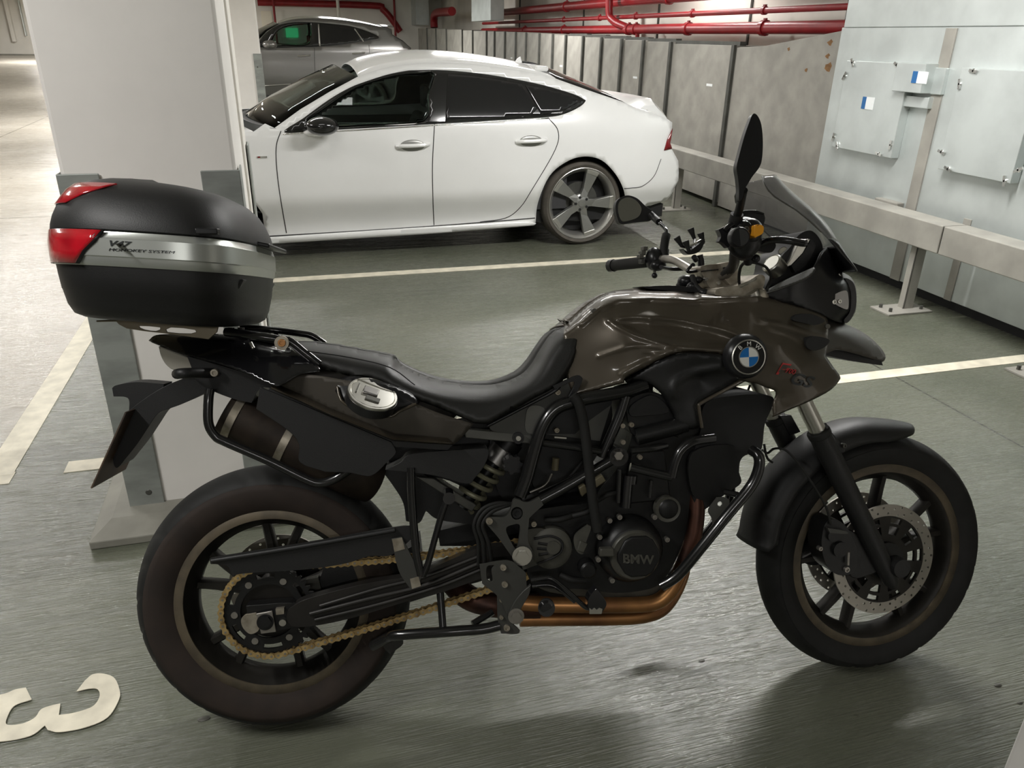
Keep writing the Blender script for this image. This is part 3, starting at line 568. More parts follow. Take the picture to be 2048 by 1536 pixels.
# spoiler
sp_ = [(1257, 197), (1278, 201), (1300, 214), (1316, 233)]; sec = []
for q, w_, zu in (((1300, 196), 0, 0),): pass
s0 = A.P(1284, 203, .16); s1 = A.P(1345, 226, .12); B = MB(); secs = []
for i in range(13):
    u_ = i / 12 * 2 - 1; y = A.Yc + u_ * (A.Yc - s0.y); dr = .045 * max(0, abs(u_) - .82) / .18; sw = .05 * (1 - u_ * u_)
    secs.append([(s0.x - .06 + sw * .3, y, s0.z - .035 - dr), (s0.x + .02 + sw, y, s0.z + .012 - dr), (s0.x + .12 + sw, y, s0.z + .016 - dr), (s1.x + sw - .03, y, s1.z + .004 - dr), (s1.x + sw - .03, y, s1.z - .012 - dr), (s0.x + .05 + sw, y, s0.z - .02 - dr)])
B.sweep(None, secs, True, True); B.o('spoiler', 'car_white', A.root, angle=40)
# roof lip spoiler above rear glass and antenna fin
a = A.P(1095, 150); B = MB(); B.box((a.x - .06, a.y + .12, a.z + .02), (a.x + .05, 2 * A.Yc - a.y - .12, a.z + .06)); B.o('roof_spoiler', 'car_white', A.root, bev=.015, bseg=3)
a = Yp(1026, 125, A.Yc); b_ = Yp(1041, 113, A.Yc); B = MB(); B.prism([(a.x, A.Yc - .02, a.z - .02), (b_.x + .02, A.Yc - .02, a.z - .03), (b_.x, A.Yc - .008, b_.z), (b_.x - .03, A.Yc - .01, b_.z - .02)], (0, .03, 0)); B.o('antenna_fin', 'car_white', A.root, bev=.005)
# windows
V, Fc = tri2d(win_h, [shrink([A.xz(*q) for q in cr([(612, 244), (640, 222), (700, 181), (740, 164), (790, 150), (840, 146), (868, 147), (858, 190), (848, 243), (740, 251), (640, 255)], 4, True)], 0)], .03)
mk('window_frame', [(x, A.off(x, z) - .002, z) for x, z in V], Fc, 'car_black', A.root, solid=.012, mirror=True, face=(0, -1, 0), angle=60)
A.panel('front_window', [(612, 244), (640, 222), (700, 181), (740, 164), (790, 150), (840, 146), (868, 147), (858, 190), (848, 243), (740, 251), (640, 255)], 'car_glass', e=.004, n=4)
A.panel('rear_window', [(896, 148, 'c'), (976, 156), (1043, 168, 'c'), (1076, 216, 'c'), (1060, 232, 'c'), (980, 237), (890, 243, 'c')], 'privacy_glass', e=-.006, n=5)
A.panel('quarter_window', [(1050, 170, 'c'), (1110, 182), (1150, 194), (1160, 202, 'c'), (1128, 221, 'c'), (1082, 229, 'c')], 'privacy_glass', e=-.006, n=5)
A.seam('front_door_gap', [(562, 262), (553, 290), (553, 330), (560, 390), (573, 466)], .006); A.seam('door_gap', [(869, 248), (865, 330), (866, 400), (868, 450)], .006)
A.seam('rear_door_gap', [(1096, 235), (1116, 262), (1110, 300), (1064, 379), (1040, 415), (1011, 436), (960, 444)], .006)
A.seam('sill_gap', [(529, 473), (700, 463), (868, 452), (1011, 441), (1070, 436)], .008); A.seam('bumper_gap', [(1248, 377), (1262, 376), (1285, 372), (1308, 352), (1322, 318)], .005)
A.seam('window_trim', [(566, 268), (660, 263), (750, 258), (868, 250.5), (1000, 242), (1096, 236.5)], .009, 'chrome')
A.panel('side_skirt', [(527, 475, 'c'), (868, 453, 'c'), (1040, 442), (1071, 446, 'c'), (1066, 450, 'c'), (868, 466, 'c'), (533, 487, 'c')], 'car_white', e=-.02, n=4, solid=.03)
for (hx, hy) in ((825, 292), (1062, 283)):
    c = A.P(hx, hy); B = MB(); B.tube(cr([(c.x - .12, c.y + .0, c.z - .002), (c.x - .08, c.y - .028, c.z + .004), (c.x, c.y - .036, c.z + .006), (c.x + .09, c.y - .03, c.z + .01), (c.x + .125, c.y, c.z + .012)], 4), .0145, 10); h_ = B.o('door_handle', 'car_white', A.root)
    B = MB(); B.ball((c.x, c.y + .004, c.z + .0), 1, 20, (.1, .012, .045)); B.o('handle_recess', 'car_rim', h_)
c = A.P(643, 250); B = MB(); B.ball((c.x, c.y - .13, c.z + .005), 1, 24, (.115, .1, .065)); mm = B.o('wing_mirror', 'car_black', A.root, mirror=True); c2 = A.P(622, 258)
B = MB(); B.ball((c2.x + .03, c2.y - .05, c2.z - .02), 1, 16, (.09, .07, .025)); B.o('mirror_foot', 'car_white', mm, mirror=True)
c = A.P(524, 314); B = MB(); B.box((c.x - .035, c.y - .006, c.z - .006), (c.x + .035, c.y + .01, c.z + .006)); B.o('fender_badge', 'chrome', A.root, smooth=False); B = MB(); B.box((c.x - .03, c.y - .008, c.z - .005), (c.x - .012, c.y, c.z + .005)); B.o('badge_mark', 'tail_red', A.root, smooth=False)
yw = A.Y0 + .035
for x in (WX, WF):
    A.wheel(x, .343, yw); A.wheel(x, .343, 2 * A.Yc - yw, far=True)
    well(A, x, .343, .41)
B = MB(); B.box((-1.1, A.Y0 + .12, .19), (3.1, 2 * A.Yc - A.Y0 - .12, .3)); B.o('underbody', 'black_gap', A.root, smooth=False)
B = MB(); B.box((-.05, A.Y0 + .22, .6), (.35, 2 * A.Yc - A.Y0 - .22, .93)); B.o('dashboard', 'seat_dark', A.root, bev=.05)
B = MB(); B.box((.3, A.Y0 + .1, .3), (2.2, A.Y0 + .14, .9)); B.o('door_lining', 'seat_dark', A.root, mirror=True)
A.seats((1.05, 2.0), 'seat_dark')
# ---------------------------------------------------------------- grey car in the next bay
ZG = .12
gg = lambda z: .10 * sm(.85, .45, z) + sp(z - 1.36) * .34 + .012 * sm(.95, 1.2, z)
tg = lambda x: .2 * max(0, x - 2.0) ** 2 + .1 * max(0, -(x + .9)) ** 2
G = Car('grey_car', 'dark grey crossover car with a tinted window line parked behind the white car', 15.6, 1.86, gg, tg, (.8, 0))
gz = lambda q: G.xz(*q)
groof = cr([(558, 48), (584, 41), (625, 38.5), (675, 41), (721, 47), (758, 54), (782, 59)], 3)
gtail = [(784, 70), (806, 83), (822, 97)]
gw_ = [(519, 94), (522, 78), (534, 64.5), (558, 50), (599, 43.5), (665, 48), (712, 55), (758, 74), (727, 82), (665, 91), (599, 94)]
gs = gz((640, 190))[1]
last = gz((822, 97)); WG = last[0] - .85; WGF = WG - 2.68
ar = lambda c: [(c + .40 * cos(R(a)), .49 + .40 * sin(R(a))) for a in range(-20, 201, 20)]
gout = [gz(q) for q in gtail] + [(last[0] + .03, last[1] - .25), (last[0] + .06, .75), (last[0], .42)] + ar(WG) + [(WG - .6, .40), (WGF + .6, .40)] + ar(WGF) + [(WGF - .72, .42), (WGF - .82, .75), (WGF - .75, 1.0), (WGF - .3, 1.22), gz((513, 84)), gz((534, 62))] + [gz(q) for q in groof]
gwh = [gz(q) for q in cr(gw_, 4, True)]; ga = sum(a[0] * b_[1] - b_[0] * a[1] for a, b_ in zip(gwh, gwh[1:] + gwh[:1])); sg = 1 if ga > 0 else -1
raw_panel(G, 'body', gout, [shrink(gwh, sg * .012)], 'car_grey', .07)
G.across('roof', groof, 'car_grey', [.05, .06, .065, .065, .06, .05, .04])
G.across('rear_glass', [(784, 60)] + gtail, 'privacy_glass', .03, fwd=.06); G.across('rear_spoiler', [(766, 55), (788, 56)], 'car_grey', .05, e=.01)
G.across('windscreen', [(513, 84), (534, 62), (558, 48)], 'car_glass', .04, fwd=[-.2, -.15, -.1], inset=.02)
G.across('hood', [gz((513, 84)), (WGF - .3, 1.22), (WGF - .75, 1.0)], 'car_grey', .04, xz=True); G.across('front_bumper', [(WGF - .75, 1.0), (WGF - .82, .75), (WGF - .72, .42)], 'car_grey', 0., xz=True, fwd=-.08)
G.across('tail_panel', [gtail[-1]] and [gz(gtail[-1]), (last[0] + .03, last[1] - .25), (last[0] + .06, .75), (last[0], .42)], 'car_grey', 0., xz=True, fwd=.06)
fwn = [(540, 84), (556, 60), (580, 50), (612, 47), (622, 48), (619, 88), (570, 91), (543, 91)]
V, Fc = tri2d(gwh, [[gz(q) for q in cr(fwn, 4, True)]], .06); mk('window_frame', [(x, G.off(x, z) - .003, z) for x, z in V], Fc, 'car_black', G.root, solid=.012, mirror=True, face=(0, -1, 0), angle=60)
G.panel('front_window', fwn, 'car_glass', e=.004, n=4); G.panel('rear_window', [(646, 50, 'c'), (707, 57, 'c'), (722, 82, 'c'), (660, 90, 'c'), (646, 90, 'c')], 'privacy_glass', e=-.006)
G.panel('quarter_window', [(714, 58, 'c'), (753, 74, 'c'), (729, 81, 'c')], 'privacy_glass', e=-.006)
G.seam('window_post', [(637, 48), (640, 92)], .025, 'rim_lip', e=-.008); G.seam('window_post', [(709, 57), (727, 83)], .02, 'rim_lip', e=-.01)
G.seam('door_gap', [(629, 95), (629, 120), (631, 165)], .008); G.seam('rear_door_gap', [(738, 90), (739, 120), (735, 150)], .008)
G.seam('sill_line', [(528, 172), (590, 168), (640, 166)], .02, 'rim_lip', e=-.004)
cz = gz((600, 190))[1]; raw_panel(G, 'cladding', [(WG - .45, .39), (WG - .45, cz), (WGF + .45, cz), (WGF + .45, .39)], [], 'car_plastic', .2, -.012)
for (hx, hy) in ((608, 112), (717, 107)):
    c = G.P(hx, hy); B = MB(); B.tube(cr([(c.x - .11, c.y, c.z), (c.x - .05, c.y - .03, c.z), (c.x + .06, c.y - .03, c.z + .01), (c.x + .11, c.y, c.z + .012)], 4), .013, 8); B.o('door_handle', 'rim_lip', G.root)
c = G.P(540, 89); B = MB(); B.ball((c.x, c.y - .12, c.z), 1, 20, (.13, .09, .075)); B.o('wing_mirror', 'car_grey', G.root, mirror=True)
for x in (WG, WGF):
    G.wheel(x, .35, G.Y0 + .04, zb=ZG); G.wheel(x, .35, 2 * G.Yc - G.Y0 - .04, far=True, zb=ZG)
    well(G, x, .35 + ZG, .40)
B = MB(); B.box((WGF - .5, G.Y0 + .16, .36), (WG + .6, 2 * G.Yc - G.Y0 - .16, .48)); B.o('underbody', 'black_gap', G.root, smooth=False)
B = MB(); B.box((WGF + .5, G.Y0 + .2, .8), (WGF + .8, 2 * G.Yc - G.Y0 - .2, 1.25)); B.o('dashboard', 'seat_dark', G.root, bev=.05)
G.seats((WGF + 1.5, WG - .1), 'seat_red', .6, 1.5)
# ================================================================== motorcycle
BO = Vector((-0.14313561, 1.50845797, 0.00458075)); BX = Vector((0.98690019, -0.16133202, 0.)); BY = Vector((0.15327489, 0.93761309, -0.31207132)); BZ = Vector((0.0503471, 0.30798324, 0.95005868))
CF = Vector((1.43120641, 1.38337244, 0.3182)); FX = Vector((0.99801749, -0.06293717, 0.)); FY = Vector((0.06025287, 0.95545154, -0.28893243)); FZ = Vector((0.01818459, 0.28835962, 0.95734949))
MB_ = Matrix(((BX.x, BY.x, BZ.x, BO.x), (BX.y, BY.y, BZ.y, BO.y), (BX.z, BY.z, BZ.z, BO.z), (0, 0, 0, 1)))
def tb(P): P = P - BO; return Vector((P.dot(BX), P.dot(BY), P.dot(BZ)))
def Bp(px, py, d=0.): r = ray(px, py); t = ((BO - d * BY - CO).dot(BY)) / r.dot(BY); return tb(CO + t * r)
def Fp(px, py, d=0.): r = ray(px, py); t = ((CF - d * FY - CO).dot(FY)) / r.dot(FY); return tb(CO + t * r)
wx, wy, wz = [Vector((v.dot(BX), v.dot(BY), v.dot(BZ))) for v in (FX, FY, FZ)]; fc = tb(CF)   # steered wheel axes in the bike's frame
mat('bronze', (.072, .059, .042), .38, .45, var=.06, scale=5, coat=.7)
mat('bronze_matt', (.068, .060, .050), .42, .3, var=.08, scale=6)
mat('black_matt', (.010, .010, .010), .5, bump=.06, bscale=400); mat('black_gloss', (.008, .008, .009), .14, coat=.6); mat('black_satin', (.012, .012, .013), .3)
mat('seat_vinyl', (.014, .014, .013), .42, bump=.1, bscale=500); mat('frame_black', (.010, .010, .010), .22, coat=.4)
mat('rubber', (.010, .010, .009), .7, var=.2, scale=20); mat('tyre_side', (.030, .020, .015), .82, col2=(.020, .014, .011), scale=14); mat('tyre_front', (.008, .008, .0075), .72, var=.3, scale=20)
mat('rim_dark', (.020, .018, .015), .45, .4, var=.3, scale=20); mat('rim_dusty', (.13, .105, .07), .55, .3, col2=(.085, .07, .05), scale=25)
mat('steel', (.55, .54, .5), .28, 1.); mat('steel_dull', (.36, .34, .31), .42, .9, var=.2, scale=20); mat('alu_dirty', (.44, .40, .33), .42, .75, col2=(.26, .23, .18), scale=40)
mat('disc_steel', (.36, .34, .30), .42, .85, var=.1, scale=10); mat('chain_gold', (.62, .45, .20), .4, .7, col2=(.34, .23, .10), scale=60)
mat('engine_black', (.008, .008, .008), .42, .1, bump=.05, bscale=80); mat('engine_grey', (.085, .083, .07), .42, .3, var=.2, scale=20); mat('plate_grey', (.062, .062, .056), .45, .4)
mat('copper_pipe', (.46, .23, .09), .38, .85, col2=(.20, .095, .05), scale=7, c2w=.45); mat('copper_dark', (.10, .045, .03), .45, .8, col2=(.04, .022, .018), scale=12); mat('muffler', (.030, .021, .014), .6, .4, col2=(.016, .011, .008), scale=25)
mat('swing', (.024, .022, .020), .36, .3, var=.3, scale=12); mat('spring', (.30, .29, .20), .45, .3); mat('silver_paint', (.52, .54, .51), .3, .65); mat('clear_lens', (.58, .55, .48), .2, coat=.6)
mat('red_lens', (.50, .008, .018), .12, coat=.8, col2=(.32, .005, .012), scale=18); mat('amber', (.75, .32, .02), .25, coat=.5); mat('roundel_blue', (.01, .14, .42), .3); mat('roundel_white', (.66, .66, .62), .3)
mat('red_decal', (.42, .03, .03), .4); mat('dark_decal', (.022, .025, .026), .35); mat('tinted_screen', (.14, .14, .145), .08, alpha=.42, coat=.5, spec=.6); mat('visor_black', (.02, .02, .021), .3); mat('grip', (.02, .02, .018), .75)
mat('rack_metal', (.26, .225, .165), .42, .7, var=.1, scale=20); mat('brown_plate', (.075, .045, .025), .6, col2=(.04, .025, .018), scale=18); mat('grey_strut', (.11, .11, .10), .4, .5); mat('tank_clear', (.15, .13, .08), .3); mat('satin_fork', (.30, .29, .28), .33, .9, var=.2, scale=15)
MC = thing('motorcycle', 'bronze and black adventure motorcycle leaning on its stand in the middle of the picture', 'motorcycle', (0, 0, 0), frame=MB_)
def plate(name, pts, d, th, m, holes=(), parent=None, n=5, mapf=Bp, bev=0., mirror=False, smooth=True):
    O_ = cr([p for p in pts], n, True) if n else pts; H_ = [cr(h, n, True) if n else h for h in holes]
    V, Fc = tri2d(O_, H_, 7, fill=False); k = len(V); P = [mapf(x, y, d) for x, y in V]
    back = Vector((0, th, 0)) if mapf is Bp else wy * th
    loops = {}
    for f in Fc:
        for a, b_ in zip(f, f[1:] + f[:1]):
            if (b_, a) in loops: del loops[(b_, a)]
            else: loops[(a, b_)] = 1
    F2 = [tuple(f) for f in Fc] + [tuple(i + k for i in f[::-1]) for f in Fc] + [(b_, a, a + k, b_ + k) for a, b_ in loops]
    return mk(name, P + [p + back for p in P], F2, m, parent or MC, angle=30, bev=bev, mirror=mirror)
def tubep(name, pts, r, m, parent=None, mapf=Bp, n=6, seg=12, mirror=False):
    B = MB(); B.tube([mapf(*p) for p in cr(pts, n)], r, seg); return B.o(name, m, parent or MC, angle=50, mirror=mirror)
def cylp(name, px, py, d0, d1, r, m, parent=None, seg=24, prof=None, mapf=Bp, bev=0.):
    """a round part whose axis runs sideways; d0 is the near face"""
    c = mapf(px, py, d0); ax = Vector((0, 1, 0)) if mapf is Bp else wy; B = MB()
    if prof: B.disc(c, ax, prof, seg)
    else: B.disc(c, ax, [(r, 0), (r, d0 - d1)], seg)
    return B.o(name, m, parent or MC, angle=35, bev=bev)
def bolt(px, py, d, r=.008, m='steel_dull', parent=None, mapf=Bp, name='bolt', hexa=False):
    c = mapf(px, py, d); ax = Vector((0, 1, 0)) if mapf is Bp else wy; B = MB()
    if hexa: B.disc(c, ax, [(r, 0), (r, .008)], 6); B.disc(c + ax * .006, ax, [(r * 1.5, 0), (r * 1.5, .004)], 18)
    else: B.disc(c, ax, [(r * .5, .003), (r * .55, 0), (r * .9, 0), (r, .002), (r, .012)], 14)
    return B.o(name, m, parent or MC, angle=30)
# ---------------------------------------------------------------- wheels
def moto_wheel(name, c, X, Y, Z, R0, hw, rim_r, rim_w, prof, side_m, tread_m, lip_m, phase, gap, grooves, spoke_r=.0115):
    """Y is the axle direction pointing away from the viewer"""
    def P(r, a, y): return c + r * (cos(a) * X + sin(a) * Z) + y * Y
    # rim: dished ring with lips
    w = rim_w / 2; rr = rim_r
    profile = [(rr + .013, -w - .004), (rr + .016, -w + .002), (rr + .012, -w + .006), (rr - .004, -w + .006), (rr - .010, -w * .5), (rr - .018, -w * .3), (rr - .018, w * .3), (rr - .010, w * .5), (rr - .004, w - .006), (rr + .012, w - .006), (rr + .016, w), (rr + .013, w + .004),
               (rr - .007, w + .002), (rr - .016, w * .75), (rr - .032, w * .25), (rr - .032, -w * .25), (rr - .016, -w * .75), (rr - .007, -w - .002)]
    n = 96; V = [P(p[0], 2 * pi * j / n, p[1]) for p in profile for j in range(n)]; k = len(profile)
    Fc = [(i * n + j, i * n + (j + 1) % n, ((i + 1) % k) * n + (j + 1) % n, ((i + 1) % k) * n + j) for i in range(k) for j in range(n)]
    rim = mk(name, V, Fc, 'rim_dark', MC, angle=50)
    for s_ in (-1, 1):
        pr_ = [(rr + .0135, s_ * (w + .0035)), (rr + .0165, s_ * (w + .0005)), (rr + .013, s_ * (w + .0055)), (rr - .008, s_ * (w + .004)), (rr - .0085, s_ * (w + .001))]
        V = [P(p[0], 2 * pi * j / n, p[1]) for p in pr_ for j in range(n)]; kk = len(pr_)
        mk('rim_lip', V, [(i * n + j, i * n + (j + 1) % n, ((i + 1) % kk) * n + (j + 1) % n, ((i + 1) % kk) * n + j) for i in range(kk) for j in range(n)], lip_m, rim, angle=60)
    # tyre: side walls and a crown with cut shoulders
    n = 192; V = []; k = len(prof)
    for i, (r, y) in enumerate(prof):
        for j in range(n):
            a = 2 * pi * j / n; sh = R0 - r; cut = 0
            if grooves and .0015 < sh < .034 and abs(y) > hw * .25: cut = .0042 if ((j + int(abs(y) / hw * 5)) % grooves) == 0 else 0
            V.append(P(r - cut, a, y))
    Fc = [(i * n + j, i * n + (j + 1) % n, (i + 1) * n + (j + 1) % n, (i + 1) * n + j) for i in range(k - 1) for j in range(n)]
    ty = mk('tyre', V, Fc, tread_m, rim, angle=40)
    side = [p for p in prof if R0 - p[0] > .030 and p[1] < 0]
    for s_ in (-1, 1):
        q = [(r + .0006, s_ * (abs(y) + .0012)) for r, y in side]; q = [(q[0][0], q[0][1] * .97)] + q + [(q[-1][0], q[-1][1] * .97)]
        V = [P(p[0], 2 * pi * j / 96, p[1]) for p in q for j in range(96)]; kk = len(q)
        mk('tyre_sidewall', V, [(i * 96 + j, i * 96 + (j + 1) % 96, (i + 1) * 96 + (j + 1) % 96, (i + 1) * 96 + j) for i in range(kk - 1) for j in range(96)], side_m, rim, angle=80)
    # hub and ten paired spokes
    B = MB(); B.disc(c - Y * .05, Y, [(.045, 0), (.055, .004), (.055, .02), (.04, .03), (.04, .07), (.055, .08), (.055, .096), (.045, .1)], 32); B.o('hub', 'rim_dark', rim)
    for q in range(5):
        for s_ in (-1, 1):
            a0 = R(phase + 72 * q + s_ * gap * .55); a1 = R(phase + 72 * q + s_ * gap); B = MB(); T = []
            for t_ in range(7):
                u = t_ / 6; r = .04 + u * (rr - .022 - .04); a = a0 + (a1 - a0) * u; e = spoke_r * (1.25 - .35 * u + .35 * max(0, u - .8) * 5 * .3); D = .018
                rad = cos(a) * X + sin(a) * Z; tg_ = -sin(a) * X + cos(a) * Z; m0 = c + rad * r
                T.append([m0 + tg_ * e * x_ + Y * D * y_ for x_, y_ in ((-1, -.6), (-.6, -1), (.6, -1), (1, -.6), (1, .6), (.6, 1), (-.6, 1), (-1, .6))])
            B.sweep(None, T, True, True); B.o('spoke', 'rim_dark', rim, angle=40)
    return rim
def brake_disc(c, Y, X, Z, R0, R1, name, parent, nh=8, th=.005, holes=True, m='disc_steel', rot=0.):
    """drilled ring between radii R1 and R0"""
    c = Vector(c); out = [(R0 * cos(2 * pi * j / 72) * 1000, R0 * sin(2 * pi * j / 72) * 1000) for j in range(72)]; inn = [(R1 * cos(2 * pi * j / 48) * 1000, R1 * sin(2 * pi * j / 48) * 1000) for j in range(48)]
    hs = []
    if holes:
        N_ = 30
        for j in range(N_):
            for q in range(2):
                r = R1 + (R0 - R1) * (.24 + .5 * q + .1 * ((j % 3) - 1)); a = 2 * pi * (j + .5 * q + .15 * (j % 3)) / N_ + rot; hs.append([((r * cos(a) + .0034 * cos(2 * pi * k / 7)) * 1000, (r * sin(a) + .0034 * sin(2 * pi * k / 7)) * 1000) for k in range(7)])
    V, Fc = tri2d(out, [inn] + hs, 400, fill=False); k = len(V); P = [c + x / 1000 * X + y / 1000 * Z - Y * th / 2 for x, y in V]; edges = {}
    for f in Fc:
        for a, b_ in zip(f, f[1:] + f[:1]):
            if (b_, a) in edges: del edges[(b_, a)]
            else: edges[(a, b_)] = 1
    return mk(name, P + [p + Y * th for p in P], [tuple(f) for f in Fc] + [tuple(i + k for i in f[::-1]) for f in Fc] + [(b_, a, a + k, b_ + k) for a, b_ in edges], m, parent, smooth=False)
def carrier(c, Y, X, Z, R0, R1, name, parent, ns, slot, m='rim_dark', th=.008, rot=0., two=True):
    """inner ring with windows"""
    S_ = 1000; out = [(R0 * cos(2 * pi * j / 72) * S_, R0 * sin(2 * pi * j / 72) * S_) for j in range(72)]; inn = [(R1 * cos(2 * pi * j / 36) * S_, R1 * sin(2 * pi * j / 36) * S_) for j in range(36)]; hs = []
    for q in range(ns):
        for (ra, rb, w_) in slot:
            a0 = 2 * pi * q / ns + rot; aw = w_ * 2 * pi / ns / 2
            loop = [(ra * cos(a0 + aw * t_), ra * sin(a0 + aw * t_)) for t_ in (-1, -.5, 0, .5, 1)] + [(rb * cos(a0 + aw * t_), rb * sin(a0 + aw * t_)) for t_ in (1, .5, 0, -.5, -1)]
            hs.append([(x * S_, y * S_) for x, y in loop])
    V, Fc = tri2d(out, [inn] + hs, 400, fill=False); k = len(V); P = [Vector(c) + x / S_ * X + y / S_ * Z - Y * th / 2 for x, y in V]; edges = {}
    for f in Fc:
        for a, b_ in zip(f, f[1:] + f[:1]):
            if (b_, a) in edges: del edges[(b_, a)]
            else: edges[(a, b_)] = 1
    return mk(name, P + [p + Y * th for p in P], [tuple(f) for f in Fc] + [tuple(i + k for i in f[::-1]) for f in Fc] + [(b_, a, a + k, b_ + k) for a, b_ in edges], m, parent, smooth=False)
ex, ey, ez = Vector((1, 0, 0)), Vector((0, 1, 0)), Vector((0, 0, 1)); rc = Vector((0, 0, .328))
def sym(p): return p + [(r, -y) for r, y in p[::-1] if y != 0]
pr_r = sym([(.222, -.050), (.232, -.056), (.246, -.064), (.264, -.0695), (.281, -.0705), (.295, -.067), (.304, -.0615), (.3125, -.050), (.3190, -.038), (.3240, -.025), (.3270, -.012), (.328, 0.)])
pr_f = sym([(.245, -.036), (.256, -.042), (.268, -.049), (.284, -.0545), (.298, -.054), (.307, -.049), (.3145, -.041), (.3205, -.031), (.3255, -.019), (.3285, -.009), (.3295, 0.)])
RW = moto_wheel('rear_wheel', rc, ex, ey, ez, .328, .07, .217, .100, pr_r, 'tyre_side', 'rubber', 'rim_dusty', 82, 13, 8)
FWH = moto_wheel('front_wheel', fc, wx, wy, wz, .3295, .055, .240, .074, pr_f, 'tyre_front', 'tyre_front', 'rim_dusty', 94, 13, 7, .0105)
# front discs and carriers
for s_ in (-1, 1):
    cc = fc + wy * (.062 * s_); D = brake_disc(cc, wy, wx, wz, .150, .118, 'brake_disc', FWH)
    carrier(cc, wy, wx, wz, .119, .048, 'disc_carrier', FWH, 10, [(.100, .114, .5), (.070, .092, .55)])
    B = MB(); B.disc(cc + wy * .006 * s_, wy, [(.05, -.008), (.05, .008)], 24); B.o('disc_hub', 'engine_black', FWH)
brake_disc(rc + ey * .07, ey, ex, ez, .1325, .098, 'brake_disc', RW)
carrier(rc + ey * .07, ey, ex, ez, .1, .045, 'disc_carrier', RW, 6, [(.062, .086, .5)])
# sprocket with teeth, windows, and bolts
CD = .098; sp_c = rc - ey * CD; S_ = 1000; nt_ = 42; RS = .1065
outl = [((RS + (.0045 if k % 4 in (1, 2) else -.0045)) * cos(2 * pi * k / (nt_ * 4)) * S_, (RS + (.0045 if k % 4 in (1, 2) else -.0045)) * sin(2 * pi * k / (nt_ * 4)) * S_) for k in range(nt_ * 4)]
hs = [[(.066 * cos(2 * pi * k / 36) * S_, .066 * sin(2 * pi * k / 36) * S_) for k in range(36)]]
for q in range(6):
    a0 = R(30 + 60 * q + 3); aw = R(14); hs.append([(r * cos(a0 + aw * t_) * S_, r * sin(a0 + aw * t_) * S_) for r, ts in ((.092, (-1, -.5, 0, .5, 1)), (.081, (1, .5, 0, -.5, -1))) for t_ in ts])
V, Fc = tri2d(outl, hs, 400, fill=False); P = [sp_c + x / S_ * ex + y / S_ * ez for x, y in V]
SPK = mk('rear_sprocket', P, Fc, 'engine_black', RW, smooth=False, solid=.006, soff=0)
B = MB(); B.disc(sp_c + ey * .01, ey, [(.069, 0), (.069, .03), (.05, .032), (.05, .05)], 36); B.o('sprocket_carrier', 'rim_dark', RW)
for q in range(6): a = R(3 + 60 * q); B = MB(); B.disc(sp_c - ey * .006 + .079 * (cos(a) * ex + sin(a) * ez), ey, [(.008, 0), (.008, .006), (.011, .006), (.011, .012)], 10); B.o('sprocket_bolt', 'steel_dull', RW, angle=30)
# ---------------------------------------------------------------- chain: gold links wrapped round both sprockets
fs = Bp(1085, 1108, CD); fs = Vector((fs.x, -CD, fs.z)); rA, rB = .1085, .040
v = Vector((fs.x - 0, 0, fs.z - .328)); Ld = v.length; th0 = math.atan2(v.z, v.x); al = math.acos((rA - rB) / Ld)
def onc(cx, cz, r, a): return (cx + r * cos(a), cz + r * sin(a))
path = [onc(0, .328, rA, th0 + al + (2 * pi - 2 * al) * t_ / 40) for t_ in range(41)]          # round the back of the rear sprocket, top to bottom
p0, p1 = path[-1], onc(fs.x, fs.z, rB, th0 - al); path += [(p0[0] + (p1[0] - p0[0]) * t_, p0[1] + (p1[1] - p0[1]) * t_ - .006 * sin(pi * t_)) for t_ in np.linspace(.03, .97, 20).tolist()]
path += [onc(fs.x, fs.z, rB, th0 - al + (2 * al) * t_ / 12) for t_ in range(13)]
p0, p1 = path[-1], path[0]; path += [(p0[0] + (p1[0] - p0[0]) * t_, p0[1] + (p1[1] - p0[1]) * t_ - .014 * sin(pi * t_)) for t_ in np.linspace(.03, .97, 20).tolist()]
path = np.array(path + [path[0]]); seg = np.hypot(*np.diff(path, axis=0).T); cum = np.r_[0, np.cumsum(seg)]; nl = int(round(cum[-1] / .015875)); nl -= nl % 2
pin = [np.array([np.interp(cum[-1] * i / nl, cum, path[:, 0]), np.interp(cum[-1] * i / nl, cum, path[:, 1])]) for i in range(nl)]
B = MB(); B2 = MB()
for i in range(nl):
    a, b_ = pin[i], pin[(i + 1) % nl]; d = (b_ - a) / np.hypot(*(b_ - a)); nrm = np.array([-d[1], d[0]]); outer = i % 2 == 0; y_ = .0088 if outer else .0058
    prof_ = []
    for cen, sg_ in ((b_, 1), (a, -1)):
        for k in range(7): t_ = -pi / 2 + pi * k / 6; q = cen + d * sg_ * .0068 * cos(t_) + nrm * sg_ * .0078 * sin(t_); prof_.append(q)
        q = (a + b_) / 2 + nrm * sg_ * .0050; prof_.append(q)
    for s_ in (-1, 1):
        yy = -CD + s_ * y_; B.prism([(float(q[0]), yy, float(q[1])) for q in prof_], (0, .0018 * (1 if s_ > 0 else -1), 0))
    B2.cyl((float(a[0]), -CD - .0115, float(a[1])), (float(a[0]), -CD + .0115, float(a[1])), .0026, 8); B2.cyl((float(a[0]), -CD - .0055, float(a[1])), (float(a[0]), -CD + .0055, float(a[1])), .005, 8)
CH_ = B.o('chain', 'chain_gold', MC, smooth=False); CH_['kind'] = 'stuff'; q = B2.o('chain_rollers', 'steel_dull', CH_, smooth=True, angle=40); q['kind'] = 'stuff'
